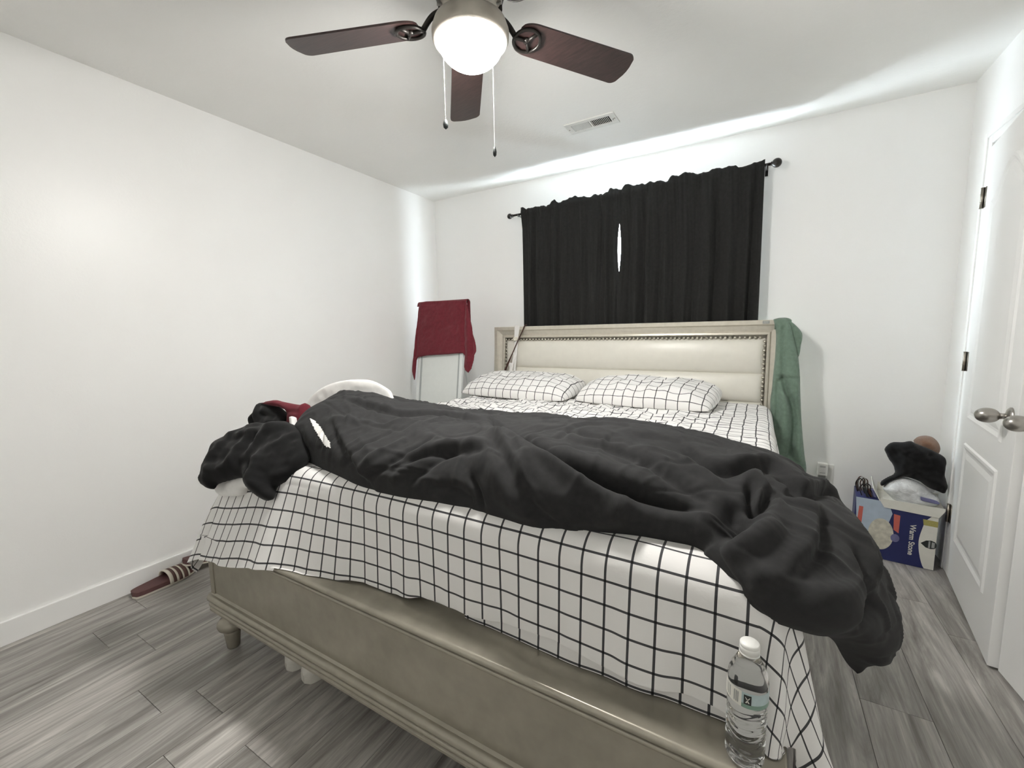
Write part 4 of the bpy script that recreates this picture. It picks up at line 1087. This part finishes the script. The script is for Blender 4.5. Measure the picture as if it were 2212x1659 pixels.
# ------------------------------------------------------------------ water bottle
BX, BY, BZ0 = 2.632, -2.3645, .4852
bot = thing('water_bottle', 'clear ribbed plastic water bottle with white cap on the footboard ledge', 'bottle', (BX, BY, BZ0))
prof = [(0.0, .006), (.012, .003), (.022, .0), (.028, .002), (.031, .010), (.0305, .018)]
for i in range(60):
    z = .020 + i * .0016; prof.append((.0312 - .0011 * (0.5 + 0.5 * math.cos(2 * math.pi * (z - .020) / .0125)), z))
prof += [(.0318, .118), (.0318, .146), (.0314, .150), (.0318, .154), (.0295, .166), (.0255, .176), (.0205, .186), (.0165, .193), (.0135, .199), (.0125, .203), (.0125, .210), (0, .211)]
bo = MB().lathe(prof, (BX, BY, BZ0), 48)
V = np.array(bo.V); aa = np.arctan2(V[:, 1] - BY, V[:, 0] - BX); zl = V[:, 2] - BZ0
k_ = np.where((zl > .02) & (zl < .115), .0045 * np.sin(aa * 2 + zl * 30), 0); V[:, 2] += k_
body = mk('bottle_body', V, bo.F, M_WATER, bot, True)
MB().lathe([(0.0, .2185), (.0135, .2185), (.0152, .2165), (.0154, .2125), (.0150, .2115), (.0154, .211), (.0155, .2015), (.0130, .2012)], (BX, BY, BZ0), 40).obj('cap', M_PLASTICW, bot)
MB().lathe([(.0160, .2005), (.0160, .1985), (.0135, .1982)], (BX, BY, BZ0), 32).obj('cap_band', M_PLASTICW, bot)
def label_arc(name, a0, a1, z0, z1, mat, r=.0322, n=20):
    P = np.array([[(BX + r * math.cos(R(q)), BY + r * math.sin(R(q)), BZ0 + z) for z in (z0, z1)] for q in np.linspace(a0, a1, n)])
    return mk(name, P.reshape(-1, 3), grid_faces(n, 2), mat, bot, True)
M_LBL = plain('pale_mint_label', (0.42, 0.52, 0.53, 1), 0.35, 0, 0.10, 60); M_LBLG = plain('sage_label', (0.20, 0.31, 0.25, 1), 0.35, 0, 0.08)
label_arc('label', 255, 370, .127, .147, M_LBL); label_arc('label', 255, 370, .1195, .127, M_LBLG); label_arc('label', 185, 255, .1195, .147, M_CARDW)
for i, q in enumerate((200, 208, 216, 232, 238, 243)): label_arc('print_bar', q, q + 3.5, .1235, .143, M_GREYP, .0324, 4)
ea = 271
label_arc('emblem', ea - 10, ea + 10, .1265, .1435, M_BLACKP, .0324, 8)
def emb(pts):
    V = [(BX + .0326 * math.cos(R(ea + q[0])), BY + .0326 * math.sin(R(ea + q[0])), BZ0 + .135 + q[1]) for q in pts]
    mk('emblem_mark', V, [tuple(range(len(V)))], M_CARDW, bot, False)
emb([(-6, .0055), (0, .0010), (6, .0055), (6, .0035), (1.5, 0), (-1.5, 0), (-6, .0035)])
emb([(-6, -.0055), (-1.5, -.0010), (1.5, -.0010), (6, -.0055), (2, -.0055), (0, -.0030), (-2, -.0055)])

# ------------------------------------------------------------------ slippers by the wall
def slipper(name, origin, rz, pitch, label, group):
    cr, sr = math.cos(rz), math.sin(rz); cp, sp_ = math.cos(pitch), math.sin(pitch)
    def T(v):
        y, z = v[1] * cp - v[2] * sp_, v[1] * sp_ + v[2] * cp
        return np.array([origin[0] + v[0] * cr - y * sr, origin[1] + v[0] * sr + y * cr, origin[2] + z])
    t = thing(name, label, 'slipper', origin, group)
    ys = np.linspace(0, 1, 40)
    hw = .047 * np.clip(np.sin(np.clip(ys, .0, 1) ** .8 * math.pi), 0, 1) ** .36 * (1 - .12 * np.sin(ys * 2 * math.pi))
    def layer(nm, z0, z1, gx, mat):
        rows = []
        for y, w in zip(ys, hw):
            w = max(w + gx, .0005); yy = y * .27
            rows.append([T((-w, yy, z0)), T((-w, yy, z1)), T((-w * .7, yy, z1 + .002)), T((0, yy, z1 - .003)), T((w * .7, yy, z1 + .002)), T((w, yy, z1)), T((w, yy, z0))])
        b_ = MB().grid(np.array(rows), False, True); o = b_.obj(nm, mat, t, True); clean_normals(o); o.modifiers.new('e', 'EDGE_SPLIT').split_angle = R(50)
    layer('outsole', 0.0, .010, .0, M_CREAM); layer('footbed', .010, .030, .002, M_SLIPPER)
    bands = [(.135, .150, M_CREAM), (.150, .164, M_BROWNSTR), (.164, .174, M_CREAM), (.174, .190, M_BROWNSTR), (.190, .198, M_CREAM), (.198, .216, M_BROWNSTR), (.216, .224, M_CREAM)]
    for y0, y1, mt in bands:
        rows = []
        for q in np.linspace(0, math.pi, 22):
            row = []
            for y in (y0, y1):
                sc = 1 - (y - .135) * 1.6
                row.append(T((.051 * math.cos(q), y, .012 + (.052 * sc) * math.sin(q) ** .75)))
            rows.append(row)
        b_ = MB().grid(np.array(rows)); o = b_.obj('strap_band', mt, t, True); o.modifiers.new('t', 'SOLIDIFY').thickness = .005
    return t
slipper('slide_sandal', (.078, -2.425, .001), R(5), 0, 'maroon slide sandal with cream striped strap flat against the baseboard', 'maroon slide sandals by the wall')
slipper('slide_sandal', (.070, -2.212, .0600), R(-2), R(-12.2), 'maroon slide sandal resting on the strap of its mate', 'maroon slide sandals by the wall')

# ------------------------------------------------------------------ sneakers under the bed
def sneaker(origin, rz, label):
    t = thing('sneaker', label, 'shoe', origin, 'sneakers under the bed')
    cr, sr = math.cos(rz), math.sin(rz)
    T = lambda x, y, z: np.array([origin[0] + x * cr - y * sr, origin[1] + x * sr + y * cr, origin[2] + z])
    ys = np.linspace(0, 1, 40)
    hw = .046 * np.clip(np.sin(ys ** .75 * math.pi), 0, 1) ** .42 + .0008
    rows = [[T(-w, y * .28, 0), T(-w * 1.03, y * .28, .012), T(-w, y * .28, .030), T(w, y * .28, .030), T(w * 1.03, y * .28, .012), T(w, y * .28, 0)] for y, w in zip(ys, hw)]
    o = MB().grid(np.array(rows), False, True).obj('sole', M_SNEAKW, t, True); o.modifiers.new('e', 'EDGE_SPLIT').split_angle = R(50)
    hz = np.interp(ys, [0, .03, .12, .36, .46, .6, .85, .97, 1], [.030, .058, .066, .066, .085, .080, .062, .050, .03])
    rows = []
    for y, w, h in zip(ys, hw, hz):
        rows.append([T(w * .95 * math.cos(q), y * .28, .028 + (h - .028) * max(math.sin(q), 0) ** .45) for q in np.linspace(0, math.pi, 18)])
    MB().grid(np.array(rows)).obj('upper', M_SNEAKW, t, True)
    op = [T(.031 * math.cos(q), .060 + .046 * math.sin(q), .0675) for q in np.linspace(0, 2 * math.pi, 28)]
    MB().tube(op, .0045, 8, cap=False).obj('collar', M_SNEAKB, t)
    mk('opening', op[:-1], [tuple(range(len(op) - 1))], M_SNEAKB, t, False)
    for sx in (-1, 1):
        st_ = [T(sx * .047 * .97, y, .030 + .020 * k) for k, y in ((0, .10), (1, .125))]
        MB().tube(st_, .004, 6).obj('side_stripe', M_SNEAKB, t)
    for k in range(4):
        y = .135 + .022 * k
        MB().tube([T(-.022, y, .082 - .003 * k), T(0, y, .089 - .003 * k), T(.022, y, .082 - .003 * k)], .003, 6).obj('lace', M_SNEAKW, t)
    return t
sneaker((1.155, -2.325, .001), R(-4), 'black and white sneaker under the bed, nearer the footboard leg')
sneaker((1.268, -2.330, .001), R(3), 'black and white sneaker under the bed, farther from the footboard leg')

# ------------------------------------------------------------------ outlet and plug-in device
outl = thing('wall_outlet', 'white wall outlet plate behind the plugged-in adapter', 'outlet', (3.005, 0, .35))
MB().box((2.968, -.006, .288), (3.046, 0, .408), .002).obj('cover_plate', M_PLASTICW, outl, False)
MB().box((2.990, -.008, .296), (3.024, -.005, .330), .002).obj('socket', M_PLASTICW, outl, False)
for x in (3.000, 3.012): MB().box((x, -.0086, .308), (x + .003, -.0078, .320)).obj('slot', M_BLACKP, outl, False)
ad = thing('plug_in_adapter', 'white plug-in adapter in the wall outlet beside the headboard', 'adapter', (2.995, -.008, .34))
MB().box((2.962, -.045, .345), (3.012, -.006, .418), .004).obj('body', M_PLASTICW, ad, False)
MB().box((2.968, -.036, .318), (3.004, -.006, .345), .002).obj('dark_base', M_GREYP, ad, False)
for z in (.396, .402, .360): MB().box((2.972, -.0456, z), (3.000, -.0449, z + .003)).obj('print_line', M_GREYP, ad, False)

# ------------------------------------------------------------------ printed box and the pile on it
BA, BB = np.array([3.112, -.287, 0.0]), np.array([3.436, -.323, 0.0])
be = (BB - BA); BL = np.linalg.norm(be); be /= BL; bn = np.array([be[1], -be[0], 0.0])
if bn[1] > 0: bn = -bn
BHT = .322
Tb = lambda v: BA + be * v[0] - bn * v[1] + np.array([0, 0, v[2]])
pbox = thing('product_box', 'navy and white printed cardboard box standing beside the closet door', 'box', tuple(BA + be * BL / 2 - bn * .1))
clean_normals(MB().box((0, 0, .001), (BL, .20, BHT), .002, Tb).obj('carton', M_NAVY, pbox, False))
lay = [0]
def decal(name, pts, mat, lvl, local=False):
    V = []
    for q in pts:
        if local: w = BA + be * q[0] + np.array([0, 0, q[1]])
        else: w = hit(q, BA, bn); w = w
        V.append(w + bn * (.0006 + .0005 * lvl))
    o = mk(name, V, [tuple(range(len(V)))], mat, pbox, False); return o
def px2l(q):
    w = hit(q, BA, bn); return ((w - BA) @ be, w[2])
def clampbox(pts): return [(min(max(a, .001), BL - .001), min(max(z, .003), BHT - .001)) for a, z in pts]
dl = lambda nm, pts, mat, lv: decal(nm, clampbox([px2l(q) for q in pts]), mat, lv, True)
dl('pale_panel', [(1845, 1060), (1920, 1075), (1928, 1110), (1915, 1140), (1885, 1175), (1850, 1185)], M_PALEBLUE, 0)
dl('white_panel', smooth_path([(2040, 1105), (2004, 1122), (1991, 1145), (1984, 1172), (1987, 1205), (1998, 1240)], 20).tolist() + [(2030, 1245)], M_CARDW, 0)
cxy = px2l((1902, 1153)); rb = (px2l((1902, 1121))[1] - px2l((1902, 1188))[1]) / 2; ra = (px2l((1930, 1153))[0] - px2l((1874, 1153))[0]) / 2
decal('moon_picture', [(cxy[0] + ra * math.cos(q), cxy[1] + rb * math.sin(q)) for q in np.linspace(0, 2 * math.pi, 41)[:-1]], M_MOON, 1, True)
cx2 = px2l((1933, 1162))
decal('small_ball_picture', [(cx2[0] + ra * .34 * math.cos(q), cx2[1] + ra * .42 * math.sin(q)) for q in np.linspace(0, 2 * math.pi, 25)[:-1]], M_PURPLE, 2, True)
dl('red_strip', [(1856, 1092), (1865, 1094), (1860, 1135), (1850, 1133)], M_REDP, 1)
dl('red_strip', [(1931, 1110), (1945, 1114), (1941, 1152), (1930, 1144)], M_REDP, 1)
dl('yellow_sticker', [(1994, 1121), (2028, 1128), (2026, 1140), (1995, 1134)], M_YELLOW, 1)
# shield emblem: pointed to the side, dark with a light band
sc = px2l((2006, 1176)); s_w = .030
shp = [(-1.0, 0), (-.35, .62), (.25, .75), (.75, .60), (.95, .2), (.95, -.2), (.75, -.60), (.25, -.75), (-.35, -.62)]
decal('shield_emblem', [(sc[0] + s_w * a_, sc[1] + s_w * b_) for a_, b_ in shp], M_BLACKP, 1, True)
decal('emblem_band', [(sc[0] + s_w * a_, sc[1] + s_w * b_) for a_, b_ in [(-.05, -.62), (.18, -.62), (.18, .62), (-.05, .62)]], M_GREYP, 2, True)
decal('emblem_band', [(sc[0] + s_w * a_, sc[1] + s_w * b_) for a_, b_ in [(.35, -.5), (.72, -.45), (.72, .45), (.35, .5)]], M_GREYP, 2, True)
def text_geo(body, size):
    cu = bpy.data.curves.new('t', 'FONT'); cu.body = body; cu.size = size; cu.align_x = 'CENTER'; cu.align_y = 'CENTER'; cu.offset = size * .02
    o = bpy.data.objects.new('t', cu); C.objects.link(o); bpy.context.view_layer.update()
    me = bpy.data.meshes.new_from_object(o.evaluated_get(bpy.context.evaluated_depsgraph_get()))
    V = [tuple(v.co) for v in me.vertices]; F = [tuple(p.vertices) for p in me.polygons]
    bpy.data.objects.remove(o); bpy.data.curves.remove(cu); bpy.data.meshes.remove(me); return V, F
tv, tf = text_geo('Warm Stone', .0315)
tc = px2l((1969, 1166))
mk('box_lettering', [BA + be * (tc[0] + v[1]) + np.array([0, 0, tc[1] - v[0]]) + bn * .0018 for v in tv], tf, M_CARDW, pbox, False)

# white tray on the box
tr = thing('white_tray', 'shallow white cardboard tray on top of the printed box', 'tray', tuple(BA + be * .2 - bn * .1 + np.array([0, 0, BHT])))
def wallpoly(pts, th=.003, name='side'):
    V = [Tb((p[0], p[1], p[2])) for p in pts] + [Tb((p[0], p[1] + th, p[2])) for p in pts]; n = len(pts)
    F = [tuple(range(n)), tuple(range(2 * n - 1, n - 1, -1))] + [(i, (i + 1) % n, n + (i + 1) % n, n + i) for i in range(n)]
    o = mk(name, V, F, M_CARDW, tr, False); clean_normals(o)
MB().box((.100, -.004, BHT), (.345, .185, BHT + .003), 0, Tb).obj('tray_base', M_CARDW, tr, False)
wallpoly([(.100, -.006, BHT), (.118, -.006, BHT - .032), (.325, -.006, BHT - .040), (.345, -.006, BHT - .002), (.345, -.006, BHT + .012), (.100, -.006, BHT + .014)], name='front_flap')
wallpoly([(.100, .182, BHT), (.345, .182, BHT), (.345, .182, BHT + .03), (.100, .182, BHT + .05)], name='back_side')
sV = [Tb(q) for q in [(.100, -.006, BHT), (.100, .182, BHT), (.072, .182, BHT + .075), (.070, -.002, BHT + .062)]]
o = mk('end_flap', sV, [(0, 1, 2, 3)], M_CARDW, tr, False); o.modifiers.new('t', 'SOLIDIFY').thickness = .003
bz = lambda q: (1840 + q[0] / 5.183, 920 + q[1] / 5.183)
fpn = (-.05, -1, .10); at = lambda dx, dy, dz: tuple(Tb((dx, dy, dz)))
bag = cloth_slab('plastic_bag', [bz(q) for q in [(345, 690), (400, 630), (480, 590), (590, 575), (700, 610), (800, 660), (880, 730), (960, 790), (990, 850), (940, 900), (820, 905), (700, 910), (600, 890), (500, 850), (420, 780), (360, 720)]], at(.22, .06, BHT + .05), fpn, .055, .055, .06, M_BAG, None, noise=.010, nscale=26, seed=12, warp=lambda V: np.stack([V[:, 0], V[:, 1], np.maximum(V[:, 2], BHT + .0032)], -1))
tag(bag, 'crinkled white plastic bag lying in the white tray', 'bag')
bt = cloth_slab('bag_print', [bz(q) for q in [(768, 790), (940, 835), (985, 868), (960, 880), (830, 850), (775, 830)]], at(.24, -.004, BHT + .03), fpn, .002, .004, .004, M_PURPLE, bag, res=.003)
bp_ = cloth_slab('black_jacket', [bz(q) for q in [(362, 262), (400, 215), (460, 182), (570, 182), (660, 170), (720, 200), (850, 250), (950, 300), (1010, 330), (1055, 380), (1050, 480), (1042, 560), (1065, 640), (1070, 690), (1035, 755), (960, 730), (880, 700), (820, 665), (760, 620), (680, 590), (590, 572), (500, 590), (420, 625), (350, 668), (320, 660), (330, 620), (400, 575), (480, 530), (465, 440), (420, 380), (385, 310)]], at(.20, .075, BHT + .19), (-.05, -1, .15), .05, .07, .05, M_BLACKFAB, None, noise=.020, nscale=20, seed=15,
    creases=[([bz(q) for q in [(450, 250), (520, 350), (500, 480)]], -.014, .014), ([bz(q) for q in [(850, 320), (900, 420), (960, 500)]], -.014, .012), ([bz(q) for q in [(560, 260), (700, 280), (850, 360)]], .012, .02)])
tag(bp_, 'black jacket piled on the plastic bag beside the closet door', 'jacket')
ht = cloth_slab('fleece_hat', [bz(q) for q in [(690, 160), (740, 122), (820, 108), (900, 125), (960, 175), (990, 240), (980, 300), (930, 320), (820, 300), (720, 240)]], at(.245, .140, BHT + .33), (-.05, -1, .15), .05, .05, .06, M_BROWNFUR, None, noise=.006, nscale=40, seed=16)
tag(ht, 'fuzzy brown fleece hat on top of the black jacket', 'hat')
# folded eyewear and clips left of the tray
gl = thing('wire_hangers', 'tangle of dark wire clip hangers on the end of the printed box', 'hangers', at(.05, .05, BHT))
rnd = random.Random(5)
for i in range(7):
    x0 = .010 + .0052 * i; y0 = .02 + rnd.uniform(0, .10); h_ = rnd.uniform(.045, .085)
    pts = [Tb((x0, y0, BHT + .004)), Tb((x0 - .010, y0 + .01, BHT + h_ * .6)), Tb((x0 + .002, y0 + .01, BHT + h_)), Tb((x0 + .020, y0 + .01, BHT + h_ * .9)), Tb((x0 + .024, y0, BHT + h_ * .45)), Tb((x0 + .036, y0, BHT + .004))]
    MB().tube(smooth_path(pts, 24), .0028, 8).obj('wire_hanger', (M_BRONZE, M_LEATHERBROWN, M_CHAIN)[i % 3], gl)
for i in range(3):
    x0 = .045 + .016 * i
    MB().box((x0, .015 + .01 * i, BHT + .001), (x0 + .011, .028 + .01 * i, BHT + .052 - .006 * i), .002, lambda v: Tb((v[0] - (v[2] - BHT) * .35, v[1], v[2]))).obj('clip', (M_BLACKP, M_LEATHERBROWN, M_PURPLE)[i], gl, False)
